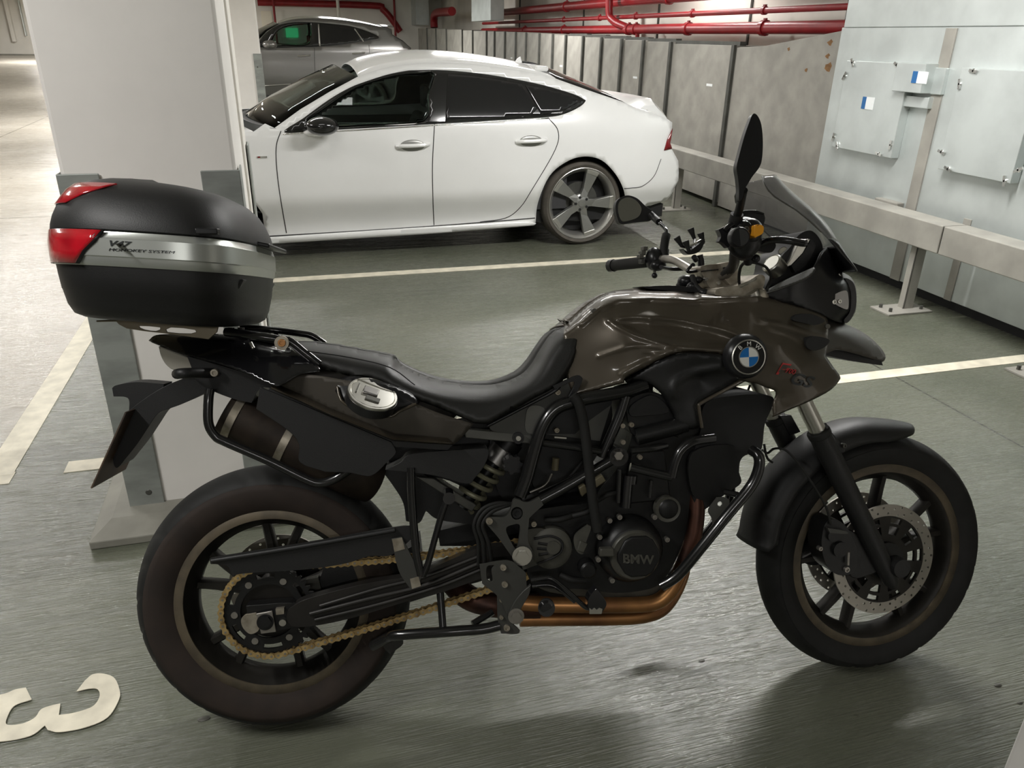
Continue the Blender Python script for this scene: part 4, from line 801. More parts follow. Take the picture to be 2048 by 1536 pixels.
# front sprocket cover with vents
SC_ = cylp('sprocket_cover', 1103, 1098, .150, .11, .052, 'engine_grey', prof=[(.040, 0), (.050, .004), (.053, .012), (.053, .05)], seg=36)
plate('cover_tongue', [(1100, 1062), (1050, 1062), (1048, 1100), (1046, 1140, 'c'), (1062, 1134), (1110, 1112)], .146, .03, 'engine_grey', parent=SC_)
cylp('cover_boss', 1107, 1096, .157, .14, .016, 'engine_grey', SC_)
for (a, b_, c_, e_) in ((1076, 1086, 1096, 1089), (1074, 1097, 1093, 1098), (1077, 1110, 1096, 1106)): tubep('vent_slot', [(a, b_, .1505), (c_, e_, .1505)], .0035, 'black_gap', SC_, seg=6)
B = MB(); P_ = [Bp(*q, .152) for q in cr([(1068, 1078), (1100, 1072), (1122, 1082), (1124, 1100), (1108, 1114), (1074, 1128)], 5)]; B.tube(P_, .003, 8); B.o('cover_groove', 'black_gap', SC_)
# ---------------------------------------------------------------- swingarm
SA = plate('swingarm', [(592, 1254), (576, 1246), (574, 1225), (586, 1212), (620, 1196), (729, 1168), (831, 1150), (893, 1123), (955, 1098), (1030, 1090, 'c'), (1040, 1130, 'c'), (955, 1160), (880, 1186), (814, 1203), (712, 1234), (640, 1250)], .132, .03, 'swing', bev=.007)
for a, b_ in (([(640, 1212, .134), (760, 1176, .134), (850, 1153, .134), (960, 1112, .134)], .005), ([(620, 1228, .135), (740, 1197, .135), (850, 1170, .135), (960, 1126, .135)], .006), ([(630, 1240, .134), (760, 1208, .134), (880, 1172, .134), (960, 1140, .134)], .005)):
    tubep('swingarm_rib', a, b_, 'swing', SA, seg=8)
plate('axle_block', [(492, 1212, 'c'), (560, 1206, 'c'), (592, 1210), (598, 1252, 'c'), (575, 1258), (520, 1264), (500, 1258)], .128, .034, 'engine_black', parent=SA, bev=.004)
plate('axle_adjuster', [(482, 1240), (490, 1230), (500, 1228, 'c'), (512, 1226, 'c'), (520, 1244), (516, 1262), (500, 1268), (486, 1256)], .136, .006, 'alu_dirty', parent=SA, bev=.001)
plate('axle_adjuster', [(512, 1228, 'c'), (544, 1222, 'c'), (552, 1264, 'c'), (522, 1268, 'c')], .140, .006, 'steel_dull', parent=SA, bev=.001)
plate('adjuster_bolt', [(551, 1218, 'c'), (568, 1216, 'c'), (568, 1228, 'c'), (552, 1230, 'c')], .138, .01, 'alu_dirty', parent=SA, n=2); cylp('adjuster_bolt', 565, 1246, .140, .12, .008, 'steel', SA)
cylp('axle_nut', 530, 1245, .150, .12, .014, 'engine_black', SA, seg=6); cylp('axle_washer', 530, 1245, .143, .13, .019, 'engine_black', SA)
MB().cyl(rc + ey * .12, rc - ey * .12, .011, 16).o('rear_axle', 'steel_dull', SA)
plate('swingarm', [(500, 1240), (729, 1168), (893, 1123), (1030, 1090), (1040, 1135), (880, 1186), (712, 1234), (520, 1262)], -.09, .03, 'swing', bev=.007)
plate('chain_guard', [(421, 1128, 'c'), (419, 1118, 'c'), (441, 1113), (609, 1086), (780, 1056), (822, 1052, 'c'), (830, 1072, 'c'), (783, 1110), (740, 1112), (691, 1127), (612, 1139), (489, 1147), (465, 1153, 'c'), (462, 1145, 'c'), (455, 1132), (440, 1129)], .128, .006, 'black_matt', bev=.002)
G_ = tubep('guard_lip', [(423, 1122, .13), (609, 1092, .133), (790, 1060, .133)], .006, 'black_matt', COL.objects[-1])
plate('guard_bracket', [(783, 1078, 'c'), (804, 1074, 'c'), (843, 1152, 'c'), (838, 1176, 'c'), (820, 1178, 'c'), (797, 1141)], .140, .006, 'plate_grey', bev=.001); gb_ = COL.objects[-1]
plate('bracket_face', [(784, 1079, 'c'), (804, 1075, 'c'), (810, 1098, 'c'), (789, 1104, 'c')], .1412, .002, 'alu_dirty', parent=gb_, n=2); plate('bracket_face', [(820, 1158, 'c'), (837, 1153, 'c'), (842, 1172, 'c'), (824, 1178, 'c')], .1412, .002, 'alu_dirty', parent=gb_, n=2)
plate('caliper_bracket', [(612, 1160, 'c'), (636, 1155, 'c'), (646, 1192, 'c'), (600, 1196, 'c')], .06, .02, 'engine_grey', n=2)
plate('inner_mudguard', [(650, 1125, 'c'), (780, 1110), (840, 1085, 'c'), (845, 1150), (820, 1165), (700, 1185), (640, 1180)], .05, .10, 'black_matt')
# ---------------------------------------------------------------- engine block and casings
E1 = plate('engine_block', [(1180, 1005), (1202, 975), (1240, 930), (1262, 880), (1280, 800), (1330, 795), (1362, 850), (1410, 862), (1418, 930), (1410, 985), (1398, 1010), (1378, 1050), (1352, 1120), (1322, 1165), (1290, 1180), (1230, 1186), (1160, 1178), (1110, 1178), (1062, 1165), (1052, 1100), (1060, 1030), (1120, 1012)], .128, .25, 'engine_black', bev=.01)
for k in range(7): tubep('cooling_fin', [(1262 + k, 806 + k * 9, .135), (1300, 800 + k * 9.5, .142), (1338 + k * 3, 818 + k * 9, .135)], .0035, 'engine_black', E1, seg=8)
plate('cylinder_head', [(1258, 800), (1300, 784), (1338, 800), (1360, 850), (1330, 876), (1270, 872), (1255, 840)], .150, .2, 'engine_black', parent=E1, bev=.012)
plate('head_cover', [(1262, 812), (1302, 790), (1330, 806), (1336, 826), (1290, 832), (1262, 832)], .158, .1, 'engine_black', parent=E1, bev=.008)
plate('cylinder_barrel', [(1262, 905, 'c'), (1330, 900, 'c'), (1342, 1000, 'c'), (1242, 1010, 'c')], .140, .2, 'engine_black', parent=E1, bev=.008)
tubep('throttle_body', [(1272, 874, .155), (1372, 848, .158)], [.020] * 0 or .021, 'engine_black', E1, n=1); cylp('throttle_cap', 1372, 848, .17, .12, .024, 'engine_black', E1)
tubep('starter_motor', [(1256, 950, .155), (1254, 966, .155), (1250, 1014, .155)], .0145, 'satin_dark' if False else 'black_gloss', E1); tubep('starter_motor', [(1262, 950, .15), (1260, 966, .15)], .0165, 'black_gloss', E1, n=2)
tubep('dip_tube', [(1239, 940, .165), (1236, 1005, .165)], .0055, 'frame_black', E1); tubep('dip_tube', [(1302, 960, .16), (1299, 995, .16)], .005, 'frame_black', E1)
tubep('hose', [(1192, 1003, .15), (1215, 990, .16), (1240, 985, .15)], .006, 'rubber', E1); tubep('hose', [(1146, 1032, .15), (1170, 1026, .16), (1188, 1018, .15)], .006, 'rubber', E1)
# clutch cover with the raised maker's letters
CC = cylp('clutch_cover', 1268, 1108, .185, .13, .075, 'engine_black', E1, prof=[(.058, 0), (.064, .003), (.074, .018), (.080, .03), (.082, .07)], seg=48)
cylp('cover_ring', 1272, 1112, .192, .18, .058, 'engine_grey', E1, prof=[(.050, .001), (.056, 0), (.060, .004), (.062, .012)], seg=48)
c = Bp(1278, 1114, .197); pts = []
for k in range(6):
    for t_ in (-.35, .35): a = R(60 * k + 90) + t_; pts.append(c + .0505 * (1 + .03) * (cos(a) * ex + sin(a) * ez))
B = MB(); B.prism(pts, (0, .012, 0)); CL = B.o('clutch_lid', 'engine_black', E1, bev=.004, bseg=3)
u1 = (Bp(1306, 1117, .198) - Bp(1248, 1114, .198)); L1 = u1.length
text_obj('raised_letters', 'BMW', .030, Bp(1245, 1125, .198), u1.normalized(), ez, 'engine_grey', CL, bold=.0009, width=1.05, thick=.001)
plate('cover_tab', [(1201, 1098, 'c'), (1228, 1097, 'c'), (1230, 1114, 'c'), (1199, 1114, 'c')], .2, .02, 'engine_grey', parent=E1, n=3, bev=.003)
for (x, y) in ((1200, 1075), (1220, 1042), (1240, 1035), (1197, 1120), (1225, 1162), (1310, 1035), (1335, 1080)): bolt(x, y, .165, .0065, 'steel_dull', E1)
for (x, y) in ((1281, 915), (1247, 885), (1246, 852), (1264, 850)): bolt(x, y, .165, .006, 'alu_dirty', E1)
cylp('water_pump', 1338, 1019, .165, .12, .026, 'engine_black', E1, prof=[(.018, 0), (.024, .004), (.028, .012), (.030, .04)]); cylp('pump_rim', 1336, 1019, .162, .14, .031, 'engine_grey', E1, prof=[(.029, .001), (.031, 0), (.031, .02)])
cylp('oil_filter', 1178, 1142, .165, .11, .021, 'engine_black', E1, prof=[(.015, 0), (.020, .004), (.022, .05)])
plate('oil_sump', [(1080, 1165), (1200, 1172), (1330, 1160), (1345, 1170), (1310, 1190), (1210, 1196), (1100, 1185)], .11, .2, 'engine_grey', parent=E1, bev=.006)
plate('engine_underside', [(1000, 1140, 'c'), (1340, 1160, 'c'), (1318, 1203), (1050, 1206), (985, 1180)], .04, .12, 'engine_black', parent=E1); plate('gearbox_rear', [(1040, 985), (1180, 935), (1225, 950), (1195, 1060), (1060, 1085)], .01, .12, 'engine_black', parent=E1)
plate('lever_arm', [(1150, 1072), (1176, 1050, 'c'), (1182, 1056), (1172, 1085), (1166, 1108), (1152, 1100)], .165, .008, 'engine_grey', parent=E1); plate('switch_box', [(1160, 1082, 'c'), (1176, 1088, 'c'), (1168, 1106, 'c'), (1154, 1102, 'c')], .172, .012, 'engine_grey', parent=E1, n=2, bev=.002)
plate('connector', [(1158, 976, 'c'), (1170, 969, 'c'), (1176, 984, 'c'), (1164, 994, 'c')], .12, .02, 'tank_clear', parent=E1, n=2, bev=.002); plate('connector', [(1187, 962, 'c'), (1205, 950, 'c'), (1213, 962, 'c'), (1193, 976, 'c')], .12, .02, 'tank_clear', parent=E1, n=2, bev=.002)
tubep('sensor', [(1112, 916, .12), (1110, 940, .12)], .0085, 'tank_clear', E1); tubep('wire', [(1104, 948, .12), (1090, 970, .13), (1060, 985, .13)], .003, 'steel_dull', E1); bolt(1068, 1049, .165, .007, 'alu_dirty', E1)
tubep('wiring_loom', [(1150, 960, .11), (1120, 975, .12), (1070, 990, .12), (1045, 1000, .12)], .006, 'rubber', E1); tubep('wiring_loom', [(1175, 905, .10), (1160, 930, .11), (1130, 965, .12)], .004, 'rubber', E1)
for (x0, y0, x1, y1) in ((1090, 1040, 1150, 1030), (1120, 1150, 1170, 1162)): tubep('hose', [(x0, y0, .14), ((x0 + x1) / 2, (y0 + y1) / 2 + 4, .15), (x1, y1, .14)], .007, 'rubber', E1)
# inner dark parts between the frame tubes
plate('airbox', [(1090, 810), (1200, 790), (1225, 830), (1200, 900), (1160, 960), (1120, 990), (1075, 985), (1062, 940), (1075, 880)], .06, .12, 'black_matt', bev=.01)
plate('battery_cover', [(985, 860), (1065, 868), (1060, 930), (1040, 985), (1010, 1000), (990, 960)], .03, .10, 'black_matt')
# ---------------------------------------------------------------- exhaust
X1 = tubep('exhaust_header', [(1392, 985, .10), (1392, 1030, .11), (1384, 1080, .12), (1366, 1130, .12), (1344, 1176, .12), (1312, 1204, .12), (1260, 1210, .12), (1180, 1210, .12), (1100, 1209, .11), (1030, 1206, .10)], .0195, 'copper_pipe', seg=18)
tubep('exhaust_header', [(1376, 985, .04), (1376, 1040, .05), (1372, 1100, .06), (1360, 1160, .06), (1330, 1212, .07), (1290, 1231, .08), (1220, 1236, .08), (1130, 1237, .08), (1040, 1238, .08)], .0185, 'copper_pipe', seg=18)
tubep('header_shield', [(1393, 990, .12), (1393, 1030, .13), (1386, 1078, .135), (1370, 1126, .135)], .0200, 'copper_dark', seg=18)
tubep('collector', [(1080, 1212, .09), (1010, 1212, .085), (965, 1205, .08), (930, 1190, .06), (890, 1150, .02)], .030, 'copper_dark', seg=18)
MUF = tubep('muffler', [(456, 822, .05), (470, 829, .05), (560, 872, .05), (700, 937, .05), (745, 955, .03)], .062, 'muffler', seg=28)
for (a, b_) in (((474, 832), .0640), ((575, 880), .0635)):
    p = Bp(a[0], a[1], .05); d = (Bp(700, 937, .05) - Bp(470, 829, .05)).normalized(); B = MB(); B.cyl(p - d * .009, p + d * .009, b_, 32); B.o('clamp_band', 'alu_dirty', MUF, angle=50)
plate('side_plate', [(520, 774, 'c'), (783, 884, 'c'), (792, 905), (774, 925), (742, 952), (700, 946), (650, 944, 'c'), (600, 925), (598, 890), (577, 862), (512, 818, 'c')], .155, .006, 'black_matt', bev=.002)
RR = tubep('rack_loop', [(420, 778, .13), (417, 800, .135), (417, 846, .14), (431, 872, .14), (452, 884, .14), (537, 921, .14), (610, 957, .14), (640, 966, .14), (669, 958, .14), (697, 940, .14)], .0105, 'frame_black', seg=14)
plate('rack_flap', [(408, 790, 'c'), (420, 786, 'c'), (420, 850, 'c'), (412, 846), (406, 820)], .12, .004, 'black_matt', parent=RR, n=3)
# ---------------------------------------------------------------- lower stand tube, foot rest, levers
ST = tubep('centre_stand', [(745, 1292, .10), (775, 1276, .12), (800, 1270, .14), (900, 1263, .16), (965, 1258, .16), (1000, 1250, .16)], .0125, 'frame_black', seg=14)
tubep('stand_strut', [(880, 1180, .12), (886, 1256, .15)], .009, 'frame_black', ST); tubep('stand_strut', [(945, 1248, .15), (985, 1224, .13)], .008, 'frame_black', ST)
plate('stand_foot', [(760, 1276, 'c'), (800, 1270, 'c'), (806, 1288), (780, 1308, 'c'), (768, 1296)], .11, .02, 'frame_black', parent=ST)
plate('stand_pivot_plate', [(994, 1185, 'c'), (1018, 1200), (1016, 1235), (1040, 1262, 'c'), (1034, 1268), (1002, 1267, 'c'), (996, 1240)], .168, .008, 'plate_grey', bev=.001)
for x, y, r in ((1004, 1201, .006), (1014, 1257, .008), (1003, 1236, .005)): bolt(x, y, .174, r, 'alu_dirty', COL.objects['stand_pivot_plate'])
FP = plate('footrest_plate', [(1031, 998, 'c'), (1026, 1003), (1020, 1022), (1009, 1034), (977, 1034), (971, 1044), (980, 1056), (997, 1076), (1014, 1100), (1028, 1118), (1044, 1130), (1062, 1122), (1066, 1105), (1056, 1081), (1058, 1044), (1061, 1034), (1087, 1010, 'c'), (1079, 995, 'c'), (1062, 1003), (1048, 1004), (1040, 1000)], .172, .014, 'plate_grey', holes=[[(1034 + 12 * cos(a), 1027 + 13 * sin(a)) for a in np.linspace(0, 5.7, 10).tolist()], [(1012, 1060), (1024, 1050), (1040, 1052), (1036, 1092), (1028, 1094)]], bev=.003)
cylp('pivot_bush', 1046, 1114, .182, .15, .021, 'frame_black', FP); bolt(1045, 1114, .190, .0155, 'steel', FP, hexa=True, name='pivot_nut'); bolt(979, 1043, .18, .0085, 'alu_dirty', FP); bolt(1034, 1027, .168, .013, 'black_gap', FP)
HG = plate('heel_guard', [(959, 1129, 'c'), (1015, 1121), (1042, 1137), (1052, 1146, 'c'), (1054, 1178, 'c'), (1040, 1190), (1029, 1204), (1015, 1232, 'c'), (998, 1196), (964, 1167, 'c')], .200, .005, 'plate_grey', holes=[[(974, 1134), (988, 1131), (983, 1140), (985, 1162), (974, 1158)]], bev=.0015)
bolt(1007, 1136, .206, .0075, 'alu_dirty', HG); bolt(1010, 1170, .206, .0075, 'alu_dirty', HG)
plate('lower_arm', [(1046, 1183, 'c'), (1062, 1170, 'c'), (1058, 1190), (1040, 1222), (1030, 1248), (1018, 1240), (1020, 1222), (1032, 1200)], .206, .012, 'plate_grey', bev=.002); bolt(1033, 1235, .214, .0125, 'steel_dull', COL.objects['lower_arm'], hexa=True)
BP_ = tubep('brake_pedal', [(1062, 1160, .21), (1085, 1157, .215), (1104, 1158, .22), (1135, 1182, .225), (1168, 1212, .23), (1180, 1216, .23)], .0058, 'frame_black'); tubep('pedal_stay', [(1064, 1172, .21), (1098, 1170, .215), (1120, 1180, .22), (1150, 1204, .225)], .0045, 'frame_black', BP_)
plate('pedal_pad', [(1193, 1176, 'c'), (1213, 1206), (1204, 1226, 'c'), (1179, 1226, 'c'), (1176, 1200)], .245, .03, 'black_gloss', parent=BP_, bev=.003); plate('pedal_teeth', [(1179, 1216, 'c'), (1184, 1220, 'c'), (1189, 1216, 'c'), (1194, 1220, 'c'), (1199, 1216, 'c'), (1205, 1218, 'c'), (1203, 1228, 'c'), (1179, 1228, 'c')], .247, .004, 'steel', parent=BP_, n=1)
c0, c1 = Bp(1093, 1210, .19), Bp(1093, 1216, .285); B = MB(); B.tube([c0, c0.lerp(c1, .3), c1], [.013, .018, .019], 18); FPG = B.o('footpeg', 'rubber', MC); B = MB(); B.disc(c1 - ey * .002, ey, [(.012, 0), (.017, .004)], 14); B.o('peg_cap', 'black_gloss', FPG)
# rear brake hoses curling by the plate
for dx, r in ((0, .0055), (9, .005), (-8, .0045)):
    tubep('brake_hose', [(1035 + dx * 0, 1008 - dx * .3, .15), (1000 + dx * .4, 1010 + dx * .5, .165), (972 + dx, 1022 + dx * .4, .17), (956 + dx, 1050, .17), (966 + dx * 1.2, 1085, .165), (970 + dx * 1.6, 1130, .15)], r, 'rubber')
# passenger peg hanger
H1 = tubep('peg_hanger', [(822, 935, .15), (824, 1000, .155), (832, 1100, .16), (842, 1150, .16)], .0095, 'frame_black'); tubep('hanger_strut', [(897, 990, .15), (880, 1040, .155), (858, 1120, .16), (846, 1152, .16)], .0075, 'frame_black', H1); cylp('hanger_eye', 898, 997, .165, .12, .014, 'black_gloss', H1)
# shock absorber
s0, s1 = Bp(1012, 893, .05), Bp(925, 1014, .05); dS = (s1 - s0).normalized(); LS = (s1 - s0).length; uS, vS = frame_of(dS)
SH = MB(); SH.tube([s0 - dS * .02, s0 + dS * .02, s0 + dS * .022, s1], [.034, .034, .016, .016], 20); SH = SH.o('shock_absorber', 'engine_black', MC)
B = MB(); B.cyl(s0 + dS * .005, s0 + dS * .048, .0345, 24); B.o('preload_collar', 'satin_fork', SH, bev=.002); B = MB(); B.cyl(s0 - dS * .03, s0 + dS * .004, .030, 20); B.o('shock_head', 'black_gloss', SH, bev=.004)
B = MB(); B.tube([s0 + dS * (.05 + (LS - .05) * t_ / 130) + .031 * (cos(2 * pi * 5.2 * t_ / 130) * uS + sin(2 * pi * 5.2 * t_ / 130) * vS) for t_ in range(131)], .0062, 8); B.o('coil_spring', 'spring', SH)
K = cylp('preload_knob', 1026, 930, .13, .09, .019, 'black_satin')
for k in range(7): a = 2 * pi * k / 7; c = Bp(1026, 930, .131) + .019 * (cos(a) * ex + sin(a) * ez); MB().cyl(c, c + ey * .03, .005, 8).o('knob_lobe', 'black_satin', K)
plate('linkage_strut', [(830, 953, 'c'), (868, 957, 'c'), (953, 1011, 'c'), (944, 1024, 'c'), (901, 998)], .10, .012, 'grey_strut', bev=.002); plate('inner_fender', [(755, 930, 'c'), (830, 940), (900, 985), (955, 1020), (968, 1052, 'c'), (880, 1040), (852, 1022, 'c'), (838, 1046), (812, 1042, 'c'), (806, 1005), (785, 970)], .03, .1, 'black_matt'); plate('dark_frame_backing', [(770, 880, 'c'), (930, 845), (1068, 862, 'c'), (1060, 930), (1045, 1000), (1000, 1012), (960, 1052, 'c'), (950, 1000), (900, 962), (780, 935, 'c')], -.02, .08, 'black_matt'); plate('dark_swingarm_backing', [(875, 1062, 'c'), (970, 1040), (1050, 1020, 'c'), (1062, 1090, 'c'), (990, 1092), (880, 1092, 'c')], -.02, .08, 'black_matt')  # last two sheets: added dark backing standing in for the shade behind shock and swingarm
plate('rear_subpanel', [(770, 940, 'c'), (800, 925), (828, 907), (948, 898), (977, 900), (970, 929), (950, 956), (933, 968), (867, 951)], .150, .05, 'black_matt', bev=.008)
RL = plate('subframe_rail', [(929, 857, 'c'), (1065, 870, 'c'), (1062, 888, 'c'), (931, 876, 'c')], .135, .02, 'grey_strut', n=2, bev=.002); cylp('rail_boss', 1037, 877, .15, .12, .013, 'black_satin', RL); bolt(1037, 877, .155, .0065, 'steel', RL)
# ---------------------------------------------------------------- frame tubes and crash bars
FR = tubep('frame', [(1292, 769, .15), (1250, 783, .155), (1190, 794, .16), (1150, 803, .16), (1117, 814, .16), (1096, 834, .16), (1080, 865, .16), (1066, 912, .16), (1054, 955, .16), (1040, 992, .16)], .0155, 'frame_black', seg=16)
tubep('frame_tube', [(1252, 792, .155), (1240, 830, .155), (1222, 872, .155), (1203, 915, .155)], .0125, 'frame_black', FR, seg=14); tubep('frame_tube', [(1238, 912, .165), (1200, 934, .165), (1130, 975, .16), (1078, 1003, .16)], .0120, 'frame_black', FR, seg=14)
tubep('frame_tube', [(1086, 885, .155), (1150, 894, .155), (1208, 904, .155)], .0095, 'frame_black', FR); tubep('frame_tube', [(1076, 985, .155), (1120, 965, .13), (1170, 940, .12)], .004, 'frame_black', FR)
cylp('frame_boss', 1238, 914, .182, .13, .022, 'frame_black', FR); bolt(1238, 912, .188, .0105, 'steel_dull', FR, hexa=True); plate('gusset', [(1240, 790, 'c'), (1262, 786, 'c'), (1250, 812, 'c')], .165, .01, 'frame_black', parent=FR, n=2)
tubep('breather_hose', [(1146, 790, .19), (1158, 808, .19), (1168, 850, .185), (1176, 915, .18), (1184, 990, .178), (1190, 1030, .178), (1196, 1062, .176)], .0115, 'rubber', seg=14)
CB = tubep('crash_bar', [(1322, 1172, .19), (1356, 1150, .20), (1400, 1098, .21), (1452, 1033, .215), (1500, 975, .215), (1517, 938, .215), (1517, 912, .21), (1503, 900, .19)], .0128, 'frame_black', seg=16)
tubep('crash_bar_loop', [(1260, 934, .19), (1300, 944, .195), (1343, 954, .2)], .0105, 'frame_black', CB); tubep('crash_bar_loop', [(1343, 954, .2), (1350, 925, .2), (1362, 900, .2), (1386, 883, .2), (1428, 876, .19)], .0115, 'frame_black', CB)
tubep('crash_bar_loop', [(1262, 902, .19), (1300, 898, .19), (1334, 892, .18)], .0075, 'frame_black', CB); tubep('crash_bar_loop', [(1448, 983, .18), (1484, 992, .2)], .0075, 'frame_black', CB)
plate('bar_bracket', [(1434, 995, 'c'), (1450, 995), (1459, 1002), (1454, 1017), (1440, 1040), (1427, 1060, 'c'), (1424, 1038), (1417, 1020)], .18, .004, 'grey_strut', holes=[[(1440 + 5 * cos(a), 1008 + 5 * sin(a)) for a in np.linspace(0, 5.4, 7).tolist()]], parent=CB)
tubep('crash_bar', [(1290, 1168, -.16), (1340, 1150, -.18), (1400, 1080, -.2), (1450, 1015, -.2), (1462, 960, -.2), (1440, 900, -.18)], .0128, 'frame_black', seg=14)
plate('radiator', [(1402, 858), (1412, 806), (1480, 790), (1541, 792), (1545, 812), (1530, 848), (1525, 890), (1518, 902), (1486, 914), (1478, 940), (1482, 966), (1455, 985), (1420, 1012), (1400, 1020), (1384, 985), (1390, 900)], .14, .26, 'black_gap', bev=.008)
plate('radiator_guard', [(1385, 905), (1470, 892), (1478, 945), (1470, 975), (1410, 1000), (1382, 980)], .152, .01, 'engine_black')
# ---------------------------------------------------------------- tail: fairing, lamp, plate hanger, grab rails
plate('tail_underpanel', [(374, 712, 'c'), (444, 732), (532, 759), (545, 766, 'c'), (543, 776, 'c'), (520, 777), (503, 806, 'c'), (464, 797), (417, 778), (392, 760), (384, 738)], .105, .21, 'black_matt', bev=.006)
skin('tail_fairing', Bp, cr([(297, 681, 'c'), (313, 670), (360, 668), (440, 668), (520, 676), (570, 690), (600, 706, 'c'), (640, 738), (600, 748), (560, 770), (541, 768, 'c'), (464, 735), (364, 708), (330, 695)], 5, True), Dep([(297, 681, .02), (380, 690, .07), (460, 700, .11), (540, 720, .14), (620, 735, .15), (500, 675, .08)], zero=[(313, 670), (440, 668), (570, 690)], zr=16, z0=0), 'black_gloss', MC, mirror='join')
plate('tail_lamp', [(316, 692, 'c'), (377, 715, 'c'), (388, 738, 'c'), (352, 741), (334, 732), (322, 714)], .055, .11, 'clear_lens', bev=.008); cylp('lamp_screw', 376 - 2, 0, 0, 0, 0, 'steel') if False else None
PH = plate('plate_hanger', [(366, 757, 'c'), (409, 741, 'c'), (424, 762), (412, 784), (369, 806), (340, 817), (316, 827), (295, 857), (275, 887), (253, 915), (234, 936), (226, 921), (229, 885), (244, 846), (259, 821), (300, 790), (335, 770)], .045, .09, 'black_matt', bev=.008)
plate('plate_lamp', [(224, 776, 'c'), (234, 770), (272, 764), (328, 768, 'c'), (322, 782), (281, 816), (258, 821, 'c'), (258, 801), (250, 794), (227, 793, 'c')], .03, .06, 'black_matt', parent=PH, bev=.006)
q0, q1 = Bp(250, 824, .1), Bp(181, 976, .1); dq = q1 - q0; B = MB(); nn = dq.cross(ey).normalized() * .003
B.add([q0, q0 + ey * .20, q1 + ey * .20, q1, q0 + nn, q0 + ey * .20 + nn, q1 + ey * .20 + nn, q1 + nn], [(0, 3, 2, 1), (4, 5, 6, 7), (0, 1, 5, 4), (1, 2, 6, 5), (2, 3, 7, 6), (3, 0, 4, 7)]); B.o('number_plate', 'brown_plate', PH, smooth=False)
for s_ in (1, -1): tubep('turn_signal', [(354, 748, .13 * s_ + (.0 if s_ > 0 else 0)), (362, 747, .16 * s_), (385, 746, .15 * s_), (425, 746, .11 * s_)], [.008, .013, .0105, .0085] if False else .0115, 'black_matt')
bolt(428, 746, .13, .009, 'alu_dirty', COL.objects['turn_signal'])
for s_ in (1, -1):
    a = .135 * s_
    gr = tubep('grab_rail', [(452, 664, a * .8), (500, 670, a), (552, 678, a), (580, 683, a), (610, 706, a), (638, 728, a * .98)] if s_ > 0 else [(478, 656, a * .8), (543, 660, a), (600, 667, a), (624, 672, a), (650, 688, a)], .010 if s_ > 0 else .009, 'black_gloss')
cylp('rail_washer', 563, 686, .152, .13, .0155, 'alu_dirty', COL.objects['grab_rail']); bolt(563, 686, .156, .009, 'copper_pipe', COL.objects['grab_rail'])
bolt(508, 743, .13, .009, 'chrome'); tubep('strap_end', [(501, 685, .13), (507, 697, .135)], .004, 'steel')
# rack plate under the case
for s_ in (1, -1): rk = plate('rack_rail', [(229, 640, 'c'), (318, 640, 'c'), (437, 652, 'c'), (434, 664, 'c'), (417, 679, 'c'), (330, 667), (253, 657)], .10 if s_ > 0 else -.10, .005, 'rack_metal', n=2, holes=[[(278, 652), (320, 655), (312, 662), (288, 659)], [(341, 655), (390, 660), (382, 667), (334, 664)]], bev=.001)
a, b_ = Bp(232, 640, 0), Bp(490, 655, 0); B = MB(); B.box((a.x, -.11, a.z - .002), (b_.x, .11, a.z + .002)); B.o('rack_plate', 'rack_metal', MC, smooth=False, bev=.0015)
for px in (462, 482): tubep('rack_post', [(px, 655, .06), (px, 672, .06)], .008, 'black_gloss')
# ---------------------------------------------------------------- seat
so = cr([(545, 690), (575, 683), (604, 682), (648, 685), (716, 697), (770, 707), (785, 711), (806, 729), (853, 751), (902, 764), (960, 769), (1000, 765), (1040, 749), (1062, 727), (1080, 697), (1100, 668), (1120, 655), (1145, 648), (1158, 653), (1159, 672), (1150, 715), (1135, 745), (1122, 768, 'c'), (1090, 786), (1050, 806), (1010, 828), (977, 847), (950, 847, 'c'), (880, 817), (814, 792), (755, 762), (697, 752), (644, 737), (600, 724), (560, 710)], 4, True)
st_top = [(545, 690), (604, 682), (648, 685), (716, 697), (785, 711), (806, 729), (853, 751), (902, 764), (960, 769), (1000, 765), (1040, 749), (1062, 727), (1080, 697), (1100, 668), (1120, 655), (1145, 648)]
SEAT = skin('seat', Bp, so, Dep([(560, 700, .11), (640, 720, .135), (720, 745, .15), (800, 780, .165), (880, 810, .17), (960, 830, .175), (1020, 815, .17), (1080, 770, .155), (1120, 700, .13), (1150, 660, .12), (700, 700, .13), (960, 780, .15)], zero=st_top, zr=38, z0=0, soft=8, se=.010), 'seat_vinyl', MC, mirror='join', step=8, solid=.004)
tubep('seat_piping', [(600, 700, .139), (700, 715, .148), (780, 735, .154), (830, 770, .16)], .0015, 'black_satin', SEAT)
# bronze side cover with its bright lower edge
bo = cr([(540, 748, 'c'), (560, 745), (600, 748), (640, 752), (697, 762), (755, 772), (814, 800), (880, 827), (948, 848, 'c'), (920, 878), (908, 888, 'c'), (850, 884), (787, 876, 'c'), (660, 818), (545, 765, 'c')], 4, True)
SIDE = skin('side_cover', Bp, bo, Dep([(545, 755, .145), (640, 775, .16), (720, 810, .17), (800, 840, .175), (880, 860, .17), (945, 850, .165), (905, 885, .16)]), 'bronze_matt', MC, mirror=True, step=9)
B = MB(); B.sweep(None, [[Bp(x, y, d), Bp(x2, y2, d + .016), Bp(x2, y2 + 3, d + .008)] for (x, y, x2, y2, d) in ((544, 764, 542, 775, .148), (600, 788, 600, 801, .158), (660, 816, 660, 829, .166), (790, 868, 786, 879, .174), (850, 872, 850, 884, .172), (896, 876, 905, 887, .164))]); B.o('cover_edge', 'bronze', SIDE, angle=30, solid=.002, face=(0, -1, 0))
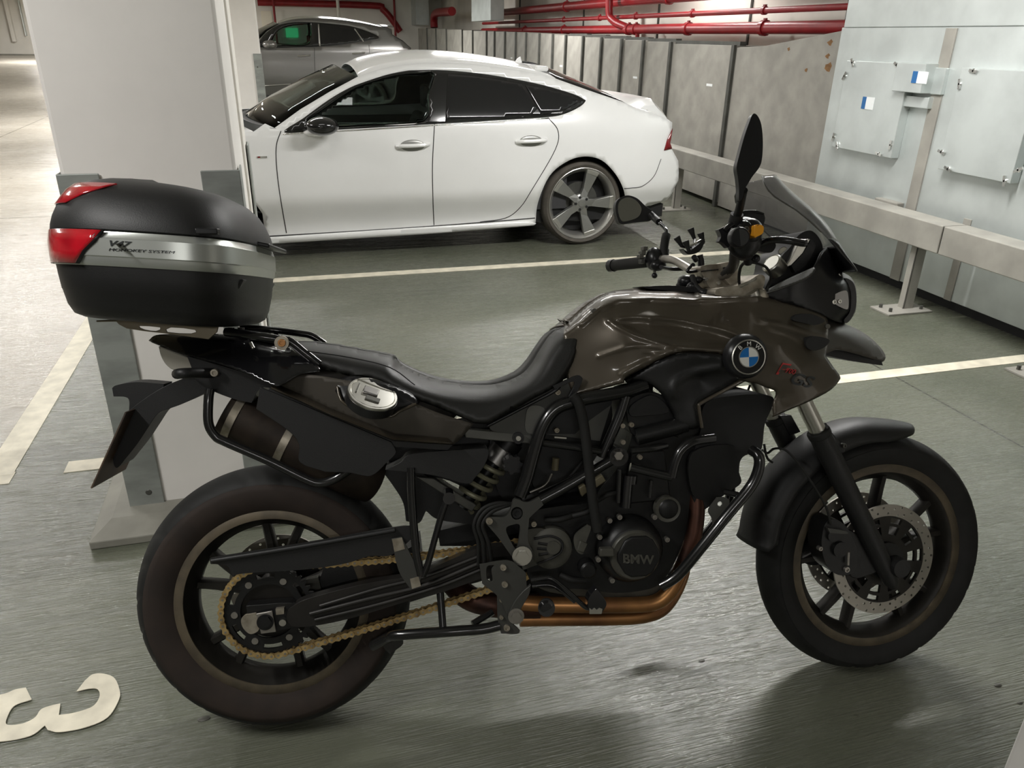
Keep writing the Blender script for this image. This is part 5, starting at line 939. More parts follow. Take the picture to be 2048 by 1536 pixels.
plate('cover_undershadow', [(540, 775, 'c'), (786, 882, 'c'), (905, 890, 'c'), (895, 900, 'c'), (780, 893, 'c'), (600, 812, 'c'), (535, 784, 'c')], .15, .02, 'black_matt', n=2, parent=SIDE)
rec = cr([(668, 768), (676, 792), (686, 808), (720, 824), (777, 831), (800, 822), (838, 808), (820, 785), (760, 762), (700, 752)], 5, True)
skin('filler_recess', Bp, rec, Dep([(680, 770, .166), (760, 800, .19), (820, 805, .178), (720, 815, .188), (780, 825, .19)], soft=8, se=.006), 'black_satin', MC, step=8); cap_p = COL.objects['filler_recess']
tubep('recess_lip', [(675, 774, .17), (679, 792, .18), (688, 806, .188), (720, 822, .192), (777, 833, .192), (800, 822, .19), (832, 808, .18)], .0035, 'bronze', cap_p, seg=8)
cc = Bp(746, 786, .205); a_ = (Bp(795, 802, .205) - cc); a_.y = 0; ra = a_.length * 1.0; a_.normalize(); bp_ = Vector((a_.z, 0, -a_.x)); 
if bp_.z < 0: bp_ = -bp_
bb = (.47 * bp_ + .883 * ey).normalized(); na = a_.cross(bb).normalized(); na = na if na.y < 0 else -na
FCP = MB(); FCP.disc(cc - na * .028, na, [(ra * 1.0, 0), (ra * 1.02, .022)], 36); FCP = FCP.o('filler_neck', 'black_satin', cap_p)
FCP = MB(); FCP.disc(cc - na * .006, na, [(ra, 0), (ra, .003), (ra * .97, .006), (ra * .90, .006), (ra * .88, .004), (ra * .86, .006), (ra * .2, .0065)], 40); FCP = FCP.o('fuel_cap', 'steel', MC)
FCP_b = MB(); FCP_b.obox(cc - a_ * .005 + na * .003, a_ * ra * .30, bb * ra * .22, na * .003); FCP_b.o('cap_flap', 'satin_fork', FCP, bev=.002)
FCP_b = MB(); FCP_b.obox(cc + a_ * .004 - bb * ra * .42 + na * .001, a_ * ra * .28, bb * ra * .14, na * .002); FCP_b.o('cap_keyhole', 'engine_grey', FCP, bev=.001)
FCP_b = MB(); FCP_b.obox(cc - a_ * ra * .62 + na * .001, a_ * ra * .03, bb * ra * .3, na * .0012); FCP_b.o('cap_notch', 'engine_grey', FCP)
# ---------------------------------------------------------------- tank and side fairings
top = [(1128, 650), (1140, 640), (1163, 619), (1189, 599), (1218, 584), (1247, 579), (1277, 577), (1316, 578), (1355, 578), (1386, 583)]
to = cr(top + [(1410, 589), (1450, 592), (1521, 591, 'c'), (1555, 600), (1600, 612), (1636, 624), (1655, 640), (1655, 690), (1652, 712, 'c'), (1667, 734), (1680, 752), (1678, 762), (1660, 781), (1621, 802), (1574, 822), (1546, 834, 'c'), (1545, 808), (1551, 784), (1531, 775), (1512, 767), (1490, 763), (1468, 748), (1461, 722, 'c'), (1440, 709), (1384, 704), (1345, 710), (1296, 732), (1253, 755), (1249, 766, 'c'), (1152, 791, 'c'), (1138, 770), (1128, 720)], 4, True)
TK = [(1150, 700, .125), (1160, 770, .145), (1240, 740, .165), (1250, 690, .17), (1240, 640, .15), (1230, 610, .115), (1300, 605, .12), (1300, 640, .165), (1320, 680, .18), (1300, 720, .175), (1400, 610, .13), (1400, 660, .18), (1400, 695, .195), (1497, 715, .222), (1460, 640, .17), (1480, 602, .155), (1440, 603, .145), (1500, 625, .175), (1521, 594, .15), (1540, 602, .15), (1540, 640, .17), (1560, 690, .215), (1600, 740, .225), (1560, 800, .21), (1640, 770, .205), (1675, 755, .18), (1640, 720, .19), (1620, 650, .155), (1650, 640, .12), (1650, 690, .15)]
ul = cr([(1217, 640), (1250, 634), (1300, 633), (1350, 638), (1400, 648), (1450, 660), (1490, 676)], 4); ll = cr([(1217, 640), (1240, 655), (1280, 673), (1330, 688), (1380, 695), (1456, 700)], 4)
fe = cr([(1198, 713), (1230, 702), (1262, 693), (1300, 693), (1348, 701)], 4); fe2 = [(1348, 701), (1318, 709), (1285, 702)]; fe3 = [(1243, 748), (1290, 724), (1346, 702)]
LENS = ul + ll[::-1]
class TankDep(Dep):
    def __call__(s, P, outer=None):
        d = Dep.__call__(s, P, outer); P = np.atleast_2d(P); k = inside(LENS, P[:, 0], P[:, 1]); t = np.clip(np.minimum(pdist(P, ul), pdist(P, ll)) / 14, 0, 1)
        return d - np.where(k, .012 * t, 0)
TANK = skin('tank', Bp, to, TankDep(TK, zero=top, zr=20, z0=0., soft=9, se=.005, ridges=[(ul, 5, .003), (ll, 6, .004), (fe, 4, .003), (fe2, 4, .002), (fe3, 5, .003), ([(1163, 648), (1200, 617), (1240, 600), (1300, 598), (1400, 600), (1515, 594)], 5, .007), ([(1540, 655), (1580, 668), (1612, 686)], 6, .005), ([(1520, 640), (1570, 650), (1650, 672)], 5, .006)]), 'bronze', MC, mirror='join', step=4.2, solid=.004, angle=180)
tdep = TankDep(TK, zero=top, zr=20)
plate('tank_recess', [(1586, 640), (1592, 630), (1622, 628), (1650, 641), (1630, 650), (1605, 645)], .178, .01, 'black_gap', parent=TANK); plate('tank_recess', [(1612, 688), (1617, 676), (1636, 673), (1659, 680), (1650, 694), (1632, 701), (1618, 698)], .198, .02, 'black_gap', parent=TANK)
for (x, y, r) in ((1656, 653, .006), (1189, 622, .006), (1591, 638, .004)): cylp('trim_bolt', x, y, float(tdep(np.array([[x, y]]))[0]) + .006, .02, r, 'engine_grey', TANK)
# beak
bt = [(1640, 626), (1665, 636), (1691, 648), (1714, 658), (1738, 673), (1761, 695), (1771, 712)]
skin('beak', Bp, cr([(1610, 640), (1640, 626, 'c')] + bt[1:] + [(1768, 722), (1762, 724, 'c'), (1720, 709), (1690, 701), (1674, 699), (1660, 704), (1645, 708), (1636, 690)], 4, True), Dep([(1620, 650, .13), (1640, 690, .15), (1690, 680, .085), (1740, 705, .05), (1765, 715, .03), (1690, 660, .07)], zero=bt, zr=26, z0=0.), 'bronze_matt', MC, mirror='join', step=6)
plate('beak_underside', [(1648, 710, 'c'), (1672, 700), (1720, 709), (1763, 722, 'c'), (1766, 731, 'c'), (1742, 728), (1700, 721)], .05, .10, 'black_matt')
# black side cover with its frame of bronze lip
co = cr([(1250, 766, 'c'), (1256, 755), (1296, 733), (1345, 711), (1384, 706), (1440, 710), (1462, 723), (1470, 745), (1490, 752, 'c'), (1440, 783), (1402, 802), (1396, 815), (1402, 855, 'c'), (1380, 859), (1356, 848), (1345, 825), (1330, 798), (1312, 778), (1292, 766), (1272, 762)], 4, True)
skin('side_plastic', Bp, co, Dep([(1270, 755, .16), (1340, 730, .19), (1440, 720, .215), (1460, 745, .20), (1400, 760, .17), (1345, 780, .185), (1360, 830, .175), (1390, 840, .185), (1395, 810, .185), (1425, 780, .18)], soft=7, se=.008, ridges=[(cr([(1345, 790), (1352, 765), (1390, 745), (1440, 736)], 4), 7, .010)]), 'black_matt', MC, mirror=True, step=6)
tubep('cover_lip', [(1494, 757, .212), (1445, 783, .197), (1403, 806, .193), (1398, 815, .193), (1404, 855, .188)], .0042, 'bronze', COL.objects['side_plastic'], seg=8)
# roundel
rcn = Bp(1497, 714, .246); RD = MB(); RD.disc(rcn + ey * .022, -ey, [(.052, 0), (.050, .010), (.044, .018), (.040, .021)], 40); RD = RD.o('roundel', 'black_satin', TANK)
B = MB(); B.disc(rcn, -ey, [(.0395, 0), (.0395, .0015), (.0370, .0022), (.0368, .0008)], 48); B.o('roundel_ring', 'steel', RD); B = MB(); B.disc(rcn, -ey, [(.0368, 0), (.0368, .0018)], 48); B.o('roundel_field', 'black_gloss', RD)
B = MB(); B.lathe(rcn, -ey, [(.0215, .001), (.0215, .0028), (.0235, .0028), (.0235, .001)], 48, True); B.o('roundel_inner_ring', 'steel', RD)
for q in range(4):
    P_ = [rcn - ey * .0019] + [rcn - ey * .0019 + .0215 * (cos(R(90 * q + 2 + t_ * 9)) * ex + sin(R(90 * q + 2 + t_ * 9)) * ez) for t_ in range(11)]
    B = MB(); B.prism(P_, -ey * .0006); B.o('roundel_quarter', 'roundel_blue' if q in (1, 3) else 'roundel_white', RD, smooth=False)
for ch, ang in (('B', 134), ('M', 92), ('W', 50)):
    u = cos(R(ang)) * ex + sin(R(ang)) * ez; tx = sin(R(ang)) * ex - cos(R(ang)) * ez; wv = {'B': .0072, 'M': .0088, 'W': .0098}[ch]
    text_obj('roundel_letter', ch, .0140, rcn - ey * .0019 + u * .0252 - tx * wv * .5, tx, u, 'roundel_white', RD, thick=.0004)
# model lettering on the fairing
def deco(txt, size, p0, p1, slant, m, width, lift=.003, bold=0.):
    """lettering laid on the curved fairing; size and places as seen"""
    V, Fc = text_pts(txt, size, bold, 0, width); u = np.array([p1[0] - p0[0], p1[1] - p0[1]], float); u /= np.hypot(*u); w_ = np.array([u[1], -u[0]]) + slant * u
    Q = np.array([np.array(p0, float) + u * x + w_ * y for x, y in V]); D_ = tdep(Q); k = len(Q); P_ = [Bp(x, y, float(d_) + lift) for (x, y), d_ in zip(Q, D_)]; P2 = [Bp(x, y, float(d_) - .002) for (x, y), d_ in zip(Q, D_)]; ed = {}
    for f in Fc:
        for a, b_ in zip(f, f[1:] + f[:1]):
            if (b_, a) in ed: del ed[(b_, a)]
            else: ed[(a, b_)] = 1
    return mk('fairing_lettering', P_ + P2, [tuple(f) for f in Fc] + [(b_, a, a + k, b_ + k) for a, b_ in ed], m, TANK, smooth=False)
deco('F', 37, (1548, 748), (1600, 757), .38, 'red_decal', 1.35); deco('F', 24, (1554, 743.5), (1600, 753), .38, 'bronze_matt', 1.35, .0036)
deco('700', 14.5, (1569, 745), (1600, 751), .3, 'red_decal', .95, .0042); deco('GS', 33, (1577, 766), (1640, 780), .3, 'dark_decal', 1.15, bold=.7)
# dark knee panels behind the tank
plate('knee_panel', [(977, 849, 'c'), (1050, 807), (1106, 774), (1150, 757, 'c'), (1162, 760, 'c'), (1138, 805), (1100, 825), (1082, 856), (1070, 873, 'c'), (990, 864)], .135, .03, 'plate_grey', bev=.003)
tubep('panel_piping', [(975, 852, .142), (1050, 813, .146), (1106, 784, .15), (1120, 772, .152)], .004, 'black_satin', COL.objects['knee_panel'])
plate('knee_bracket', [(1106, 772, 'c'), (1150, 752), (1163, 754), (1163, 766), (1140, 812, 'c'), (1130, 808, 'c'), (1149, 764), (1110, 779, 'c')], .160, .006, 'black_satin', bev=.001); bolt(1116, 785, .150, .007, 'alu_dirty', COL.objects['knee_bracket'])
plate('inner_panel', [(1092, 818), (1130, 806), (1228, 790, 'c'), (1200, 882, 'c'), (1090, 868, 'c')], .10, .03, 'grey_strut', n=3); plate('inner_cover', [(1094, 815), (1225, 800), (1180, 840), (1150, 868, 'c'), (1092, 868, 'c')], .108, .01, 'black_matt', n=3); bolt(1114, 861, .14, .0065, 'alu_dirty'); plate('glint_clip', [(1109, 873, 'c'), (1133, 875, 'c'), (1133, 878, 'c'), (1109, 876, 'c')], .152, .004, 'steel', n=1)
plate('knee_panel_insert', [(1052, 862), (1053, 825), (1062, 812), (1080, 812), (1090, 822), (1082, 850), (1075, 868)], .142, .006, 'grey_strut', parent=COL.objects['knee_panel'])
# tank top cover and the small parts ahead of it
plate('tank_cap_cover', [(1285, 573, 'c'), (1340, 571), (1390, 574, 'c'), (1396, 584), (1380, 584), (1300, 578)], .05, .10, 'black_satin', bev=.003)
for (x, y, d, r) in ((1372, 562, .0, .020), (1385, 572, .03, .014), (1362, 570, -.02, .012), (1408, 585, .06, .012), (1395, 560, .02, .012)): p = Bp(x, y, d); B = MB(); B.ball(p, r, 14, (1.1, 1, .8)); B.o('ignition_part', 'black_satin', MC)
tubep('cable', [(1384, 552, .02), (1392, 572, .04), (1412, 590, .06)], .007, 'rubber'); tubep('cable', [(1398, 560, -.02), (1380, 578, 0), (1376, 588, 0)], .006, 'rubber'); tubep('cable', [(1355, 576, -.02), (1370, 566, 0), (1384, 556, 0)], .004, 'rubber')
# ---------------------------------------------------------------- cockpit, windscreen, headlight
ff = cr([(1521, 589, 'c'), (1570, 567), (1618, 542), (1632, 526), (1642, 505), (1655, 494, 'c'), (1667, 519), (1680, 541), (1700, 553), (1711, 572), (1713, 603), (1709, 628), (1692, 647, 'c'), (1670, 642), (1636, 625), (1590, 610), (1555, 601)], 4, True)
skin('front_fairing', Bp, ff, Dep([(1530, 590, .135), (1580, 590, .15), (1600, 560, .15), (1630, 540, .14), (1650, 520, .12), (1640, 610, .13), (1690, 600, .11), (1690, 640, .10), (1700, 570, .10)], zero=[(1655, 494), (1667, 519), (1680, 541), (1700, 553), (1711, 572), (1713, 603), (1709, 628), (1692, 647)], zr=34, z0=0.), 'black_satin', MC, mirror='join', step=6)
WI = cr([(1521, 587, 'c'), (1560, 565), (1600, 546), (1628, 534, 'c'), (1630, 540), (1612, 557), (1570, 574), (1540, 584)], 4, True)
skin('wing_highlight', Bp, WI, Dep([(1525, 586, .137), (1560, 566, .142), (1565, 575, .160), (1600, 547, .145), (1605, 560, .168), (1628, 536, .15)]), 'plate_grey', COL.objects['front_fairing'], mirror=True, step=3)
DS = plate('cockpit', [(1530, 588), (1538, 560), (1555, 545), (1562, 515), (1580, 495), (1600, 468), (1625, 462), (1645, 490), (1640, 530), (1610, 556), (1560, 580)], .07, .14, 'black_matt', bev=.01)
def oval(name, px, py, d, qx, qy, ratio, m, th, parent=None, mr=None):
    c = Bp(px, py, d); a = Bp(qx, qy, d) - c; a.y = 0; ra = a.length; a.normalize(); b_ = Vector((-a.z, 0, a.x)); s_ = math.sqrt(1 - ratio * ratio); bb_ = ratio * b_ + s_ * ey; n_ = a.cross(bb_).normalized(); n_ = n_ if n_.y < 0 else -n_
    B = MB(); B.disc(c - n_ * th, n_, [(ra * .95, 0), (ra, th * .4), (ra, th), (ra * .92, th + .002), (ra * .88, th)], 32); o = B.o(name, m, parent or MC)
    B = MB(); B.disc(c + n_ * .0, n_, [(ra * .87, 0), (ra * .8, .002)], 32); B.o(name + '_glass', mr or 'mirror_glass', o); return o
oval('gauge', 1543, 526, .085, 1556, 509, .28, 'steel', .03, mr='steel'); oval('gauge', 1579, 484, .0, 1590, 474, .3, 'steel', .03, mr='steel'); oval('gauge', 1566, 502, .05, 1572, 494, .5, 'satin_fork', .02, mr='steel')
plate('display_bezel', [(1601, 478, 'c'), (1622, 478, 'c'), (1606, 507, 'c'), (1583, 531, 'c'), (1566, 538, 'c'), (1580, 520, 'c'), (1590, 500, 'c')], .09, .02, 'steel', n=2, bev=.004); plate('display_shade', [(1622, 478, 'c'), (1632, 492), (1612, 530), (1590, 545, 'c'), (1583, 531, 'c'), (1606, 507)], .088, .02, 'black_matt', n=2)
Cn = [(1546, 353), (1561, 375), (1586, 400), (1617, 431), (1639, 462), (1655, 494), (1667, 519), (1680, 541), (1690, 553)]
En = cr([(1484, 368, -.06), (1470, 392, -.09), (1478, 415, -.105), (1505, 440, -.12), (1535, 468, -.125), (1560, 493, -.125), (1588, 520, -.12), (1618, 544, -.11), (1650, 560, -.08)], 4)   # the edge on the far side
Cn = cr(Cn, 4)
def scr(i0, i1, nm, m, parent=None):
    S_ = []
    for (a, e) in list(zip(Cn, En))[i0:i1 + 1]:
        p, q = Bp(a[0], a[1], 0), Bp(*e); q.y = -q.y; S_.append([Vector((p.x + (q.x - p.x) * (1 - cos(s_ * pi / 2)), q.y * sin(s_ * pi / 2), p.z + (q.z - p.z) * (1 - cos(s_ * pi / 2)))) for s_ in [k / 10 for k in range(11)]])
    S_ = [[Vector((v.x, -v.y, v.z)) for v in r_[:0:-1]] + r_ for r_ in S_]
    B = MB(); B.sweep(None, S_); return B.o(nm, m, parent or MC, solid=.003, soff=0, angle=80)
SCRN = scr(0, 20, 'windscreen', 'tinted_screen'); scr(20, 29, 'visor', 'visor_black')
for s_ in (1, -1): B = MB(); B.tube([Vector((Bp(*e).x, s_ * Bp(*e).y, Bp(*e).z)) for e in En[0:20:2]], .0022, 6); B.o('screen_edge', 'grey_strut', SCRN)
HLm = plate('headlight_lens', [(1664, 594), (1676, 585), (1692, 581), (1697, 592), (1696, 618), (1680, 614), (1668, 606)], .118, .02, 'clear_lens_dark' if False else 'satin_fork', bev=.004); bolt(1669, 604, .122, .006, 'steel', HLm); bolt(1680, 603, .122, .005, 'steel', HLm)
plate('headlight_rim', [(1690, 556), (1704, 562), (1711, 576), (1713, 604), (1706, 632), (1694, 646), (1688, 640), (1700, 622), (1702, 590), (1697, 570)], .075, .15, 'black_satin', bev=.008); tubep('screen_screw', [(1676, 548, .06), (1684, 558, .06)], .005, 'steel')
# ---------------------------------------------------------------- fork, yokes, handlebars
def both(p): return p, p + wy * .2
fR = [Fp(1784, 1166, .1), Fp(1638, 866, .1)]; fd = (fR[1] - fR[0]).normalized(); ftop = fR[0] + fd * (Fp(1500, 585, .1) - fR[0]).length
for s_ in (0, 1):
    o_ = wy * .2 * s_; L_ = (fR[1] - fR[0]).length
    F_ = MB(); F_.tube([fR[0] + o_ - fd * .012, fR[0] + o_ + fd * .01, fR[0] + o_ + fd * .06, fR[0] + o_ + fd * .14, fR[0] + o_ + fd * (L_ - .03), fR[1] + o_], [.012, .021, .0235, .0265, .0275, .0265], 24); F_ = F_.o('fork_slider', 'black_matt', MC, angle=60)
    B = MB(); B.cyl(fR[1] + o_ - fd * .002, ftop + o_, .0205, 24); B.o('fork_stanchion', 'steel', MC); B = MB(); B.cyl(fR[1] + o_ - fd * .01, fR[1] + o_ + fd * .008, .029, 24); B.o('dust_seal', 'rubber', F_, bev=.003)
    B = MB(); p = fc + wy * (-.1 + .2 * s_); B.disc(p + wy * .022 * (-1 if s_ == 0 else 1), wy, [(.024, -.012), (.026, 0), (.026, .02), (.02, .03)], 20); B.o('axle_clamp', 'black_matt', F_)
MB().cyl(fc - wy * .125, fc + wy * .125, .010, 16).o('front_axle', 'steel_dull', MC)
for t_, w_ in ((.42, .10), (.0, .118)):
    p = ftop - fd * (.02 if t_ == 0 else .20) + wy * .1; u_ = wy; v_ = fd.cross(wy).normalized(); B = MB(); B.obox(p, u_ * w_, v_ * .034, fd * .016); B.o('fork_yoke', 'alu_dirty', MC, bev=.012, bseg=3)
plate('top_clamp', [(1430, 584), (1440, 576), (1475, 571), (1503, 558), (1519, 549), (1530, 555), (1527, 575), (1518, 590), (1440, 592)], .125, .25, 'alu_dirty', bev=.008, mapf=Bp)
tubep('clamp_slot', [(1477, 571, .13), (1500, 562, .13), (1512, 556, .13), (1506, 562, .13), (1480, 575, .13)], .002, 'steel', COL.objects['top_clamp'], seg=6)
RS_ = plate('bar_riser', [(1401, 540), (1407, 531), (1440, 527, 'c'), (1448, 556), (1460, 571, 'c'), (1424, 577), (1412, 562)], .035, .07, 'alu_dirty', bev=.006); plate('bar_riser', [(1441, 527, 'c'), (1462, 524), (1476, 539), (1478, 566, 'c'), (1462, 571, 'c'), (1449, 556)], .06, .05, 'alu_dirty', bev=.006)
tubep('riser_cap_joint', [(1402, 543, .037), (1442, 538, .037)], .0016, 'black_gap', RS_, seg=6); tubep('riser_cap_joint', [(1446, 536, .0615), (1460, 534, .0615)], .0016, 'black_gap', RS_, seg=6)
for q in ((1413, 558), (1438, 566)): bolt(q[0], q[1], .043, .005, 'steel', RS_)
HB = tubep('handlebar', [(1318, 518, -.26), (1345, 520, -.20), (1372, 534, -.14), (1397, 550, -.07), (1430, 553, 0.), (1452, 549, .06), (1466, 532, .12), (1470, 508, .20), (1472, 485, .27), (1474, 478, .34)], .0112, 'steel_dull', n=6, seg=18)
tubep('grip_left' if False else 'grip', [(1300, 523, -.285), (1262, 527, -.34), (1226, 531, -.395)], .0165, 'grip', HB, seg=20); tubep('bar_end', [(1228, 531, -.39), (1220, 532, -.405)], .0190, 'black_satin', HB, n=2)
tubep('bar_sleeve', [(1450, 550, .05), (1466, 532, .12), (1470, 508, .2), (1472, 488, .26)], .0125, 'black_matt', HB)
Gr = tubep('grip', [(1474, 480, .28), (1477, 477, .34), (1480, 475, .40)], .0170, 'grip', HB, seg=20)
# left controls
def blob(name, px, py, d, r, sc, m, parent): B = MB(); B.ball(Bp(px, py, d), r, 18, sc); return B.o(name, m, parent)
LC = blob('switch_housing', 1308, 518, -.27, .034, (.75, .8, 1.0), 'black_satin', HB); blob('switch_housing', 1316, 530, -.25, .022, (1.1, .8, .8), 'black_satin', HB)
for (x, y, m_) in ((1287, 505, 'engine_grey'), (1286, 522, 'plate_grey'), (1291, 496, 'engine_grey'), (1283, 512, 'engine_grey')): plate('switch_button', [(x - 4, y - 4, 'c'), (x + 5, y - 4, 'c'), (x + 5, y + 5, 'c'), (x - 4, y + 5, 'c')], -.26, .03, m_, parent=LC, n=1, bev=.002)
blob('choke_knob', 1309, 551, -.26, .0085, (1, 1, 1), 'black_satin', LC); tubep('knob_stem', [(1309, 540, -.26), (1309, 551, -.26)], .004, 'engine_grey', LC, n=1)
tubep('clutch_lever', [(1322, 534, -.2), (1345, 538, -.24), (1378, 536, -.22), (1386, 530, -.16)], .006, 'black_satin', HB); tubep('clutch_lever', [(1300, 540, -.27), (1260, 543, -.33), (1230, 545, -.38)], .0001, 'black_satin', HB) if False else None
tubep('mirror_stem', [(1331, 512, -.26), (1333, 500, -.27)], .008, 'rubber', HB, n=1); tubep('mirror_boot', [(1330, 516, -.26), (1328, 500, -.265), (1330, 482, -.27), (1333, 470, -.28)], .0125, 'rubber', HB)
tubep('mirror_arm', [(1333, 474, -.28), (1332, 460, -.30), (1322, 448, -.34), (1308, 434, -.38)], .0062, 'black_gloss', HB); tubep('mirror_joint', [(1318, 444, -.35), (1309, 436, -.38), (1300, 428, -.39)], .0105, 'black_matt', HB)
MR = plate('mirror', [(1234, 402), (1245, 393), (1259, 391), (1275, 397), (1290, 411), (1306, 424), (1303, 440), (1288, 443), (1262, 446), (1243, 448), (1236, 440), (1231, 418)], -.40, .03, 'black_matt', bev=.008)
plate('mirror_glass', [(1238, 405), (1247, 397), (1259, 395), (1271, 400), (1280, 410), (1283, 420), (1278, 432), (1266, 439), (1247, 443), (1240, 436), (1236, 420)], -.397, .002, 'mirror_glass', parent=MR)
# right controls facing the viewer
RCc = blob('switch_housing', 1488, 476, .31, .047, (.82, .7, .95), 'black_satin', HB); blob('switch_housing', 1500, 462, .33, .030, (.9, .8, .9), 'black_satin', HB)
cylp('brake_switch', 1492, 457, .355, .30, .017, 'black_gloss', HB, prof=[(.013, 0), (.016, .003), (.018, .010), (.018, .05)]); bolt(1494, 458, .360, .006, 'engine_grey', HB)
B = MB(); c = Bp(1482, 474, .40); B.disc(c, ey, [(.0185, 0), (.0205, .004), (.0205, .02)], 24); B.o('bar_end', 'black_satin', HB)
plate('lever_bracket', [(1437, 459, 'c'), (1449, 454), (1456, 452), (1462, 470), (1458, 495), (1446, 486), (1438, 483, 'c'), (1442, 472)], .335, .02, 'black_satin', parent=HB, bev=.003)
tubep('grip_guard', [(1450, 462, .34), (1462, 450, .34), (1478, 443, .34), (1490, 444, .34)], .006, 'black_gloss', HB)
plate('brake_reservoir', [(1478, 428), (1486, 423), (1508, 422), (1528, 427, 'c'), (1530, 440), (1520, 462), (1500, 452), (1482, 440)], .30, .045, 'black_satin', parent=HB, bev=.005); plate('reservoir_lid', [(1480, 426, 'c'), (1490, 421), (1510, 420), (1529, 426, 'c'), (1529, 430, 'c'), (1508, 426), (1484, 430, 'c')], .303, .05, 'black_gloss', parent=HB, bev=.001)
plate('amber_lens', [(1510, 452), (1518, 449), (1527, 453), (1526, 466), (1515, 473), (1509, 474)], .372, .03, 'amber', parent=HB, bev=.003)
plate('lever_base', [(1506, 474, 'c'), (1525, 476), (1545, 480), (1552, 492), (1542, 505), (1520, 503), (1504, 496)], .30, .03, 'black_satin', parent=HB, bev=.004)
tubep('brake_lever', [(1520, 488, .31), (1545, 480, .33), (1575, 481, .345), (1603, 486, .35), (1612, 486, .35)], .0075, 'black_gloss', HB); bolt(1511, 493, .31, .004, 'steel', HB)
cylp('hose_joint', 1496, 508, .30, .27, .013, 'black_satin', HB); blob('hose_nut', 1512, 517, .28, .009, (1, 1, 1), 'black_satin', HB); tubep('hose_tail', [(1496, 498, .29), (1496, 525, .26)], .010, 'black_satin', HB, n=2)
tubep('brake_hose', [(1482, 582, .10), (1478, 560, .14), (1480, 538, .19), (1487, 527, .23), (1496, 524, .26)], .0035, 'rubber'); tubep('brake_hose', [(1496, 524, .26), (1512, 526, .25), (1530, 533, .22), (1541, 548, .18), (1540, 565, .15), (1533, 582, .14)], .0032, 'rubber')
tubep('mirror_arm', [(1466, 446, .33), (1472, 436, .34), (1478, 420, .36), (1483, 398, .39), (1487, 380, .41)], .0085, 'black_matt', HB); tubep('mirror_boot', [(1468, 450, .33), (1472, 436, .34), (1474, 428, .345)], .0135, 'rubber', HB)
M2 = plate('mirror', [(1506, 228), (1515, 231), (1523, 250), (1526, 284), (1524, 319), (1518, 336), (1505, 353), (1496, 368), (1488, 381), (1484, 398), (1478, 400), (1478, 378), (1476, 356), (1473, 335), (1477, 316), (1488, 275), (1498, 246)], .43, .016, 'black_satin', bev=.007)
# phone holder on the handlebar
PHN = MB(); PHN.ball(Bp(1402, 541, .0), .013, 14); PHN = PHN.o('phone_holder', 'black_satin', MC); tubep('holder_arm', [(1402, 541, 0), (1402, 524, 0), (1399, 510, 0)], .0085, 'black_satin', PHN); tubep('holder_arm', [(1402, 541, 0), (1375, 543, .02), (1384, 530, .02)], .004, 'black_satin', PHN)
plate('holder_plate', [(1366, 497), (1376, 502), (1398, 488), (1407, 478), (1407, 490), (1400, 502), (1388, 508), (1374, 508)], .02, .03, 'black_satin', parent=PHN, bev=.003); tubep('holder_knob', [(1392, 520, .02), (1388, 514, .03)], .007, 'black_satin', PHN, n=2)
tubep('holder_spring_bar', [(1376, 494, .02), (1392, 486, .02), (1402, 480, .01)], .003, 'steel', PHN)
for (x0, y0, x1, y1, d) in ((1353, 474, 1364, 493, .03), (1381, 457, 1389, 478, -.03), (1401, 466, 1407, 486, -.02), (1371, 482, 1378, 502, .04)):
    a, b_ = Bp(x0, y0, d), Bp(x1, y1, d); B = MB(); B.tube([a, a.lerp(b_, .12), a.lerp(b_, .6), b_], [.0085, .0085, .0055, .0045], 14); B.o('rubber_finger', 'rubber', PHN)
    tubep('holder_leg', [(x1, y1, d), (1388, 496, .01)], .0035, 'black_satin', PHN, n=1)
# ---------------------------------------------------------------- front mudguard, calipers, hoses
fp_ = cr([(1488, 1084), (1492, 1055), (1500, 1020), (1515, 985), (1540, 945), (1570, 911), (1605, 881), (1640, 859), (1680, 843), (1720, 836), (1771, 838), (1806, 843), (1819, 847)], 3); S_ = []; n_ = len(fp_)
for i, (x, y) in enumerate(fp_):
    u = i / (n_ - 1); p = Fp(x, y, 0); inw = (fc - p); inw = (inw - wy * inw.dot(wy)).normalized(); w_ = .074 * (1 if u < .75 else 1 - .75 * ((u - .75) / .25) ** 2); dr = .052 * min(1, u * 1.0 / .12 + .55) * (1 if u < .78 else 1 - .8 * ((u - .78) / .22))
    S_.append([p + wy * (w_ * sin(t_ * pi / 2)) + inw * (dr * (1 - cos(t_ * pi / 2)) ** 1.25) for t_ in [k / 8 for k in range(-8, 9)]])
B = MB(); B.sweep(None, S_); MG = B.o('front_mudguard', 'black_matt', MC, solid=.003, angle=70)
for s_ in (1, -1): plate('mudguard_stay', [(1640, 850, 'c'), (1652, 846), (1662, 862), (1690, 898), (1684, 906, 'c'), (1660, 900), (1648, 876)], .085 * s_, .006, 'black_matt', mapf=Fp, parent=MG, bev=.002); bolt(1690, 892, .094 * s_, .006, 'engine_grey', MG, mapf=Fp)
plate('fork_reflector', [(1560, 832, 'c'), (1583, 830, 'c'), (1602, 864, 'c'), (1580, 872, 'c')], -.07, .02, 'black_satin', mapf=Fp, n=1, bev=.002)
CAL = plate('brake_caliper', [(1650, 1050), (1668, 1038), (1690, 1050), (1706, 1075), (1716, 1105), (1712, 1138), (1696, 1150), (1672, 1148), (1652, 1128), (1643, 1090)], .115, .06, 'engine_black', mapf=Fp, bev=.008)
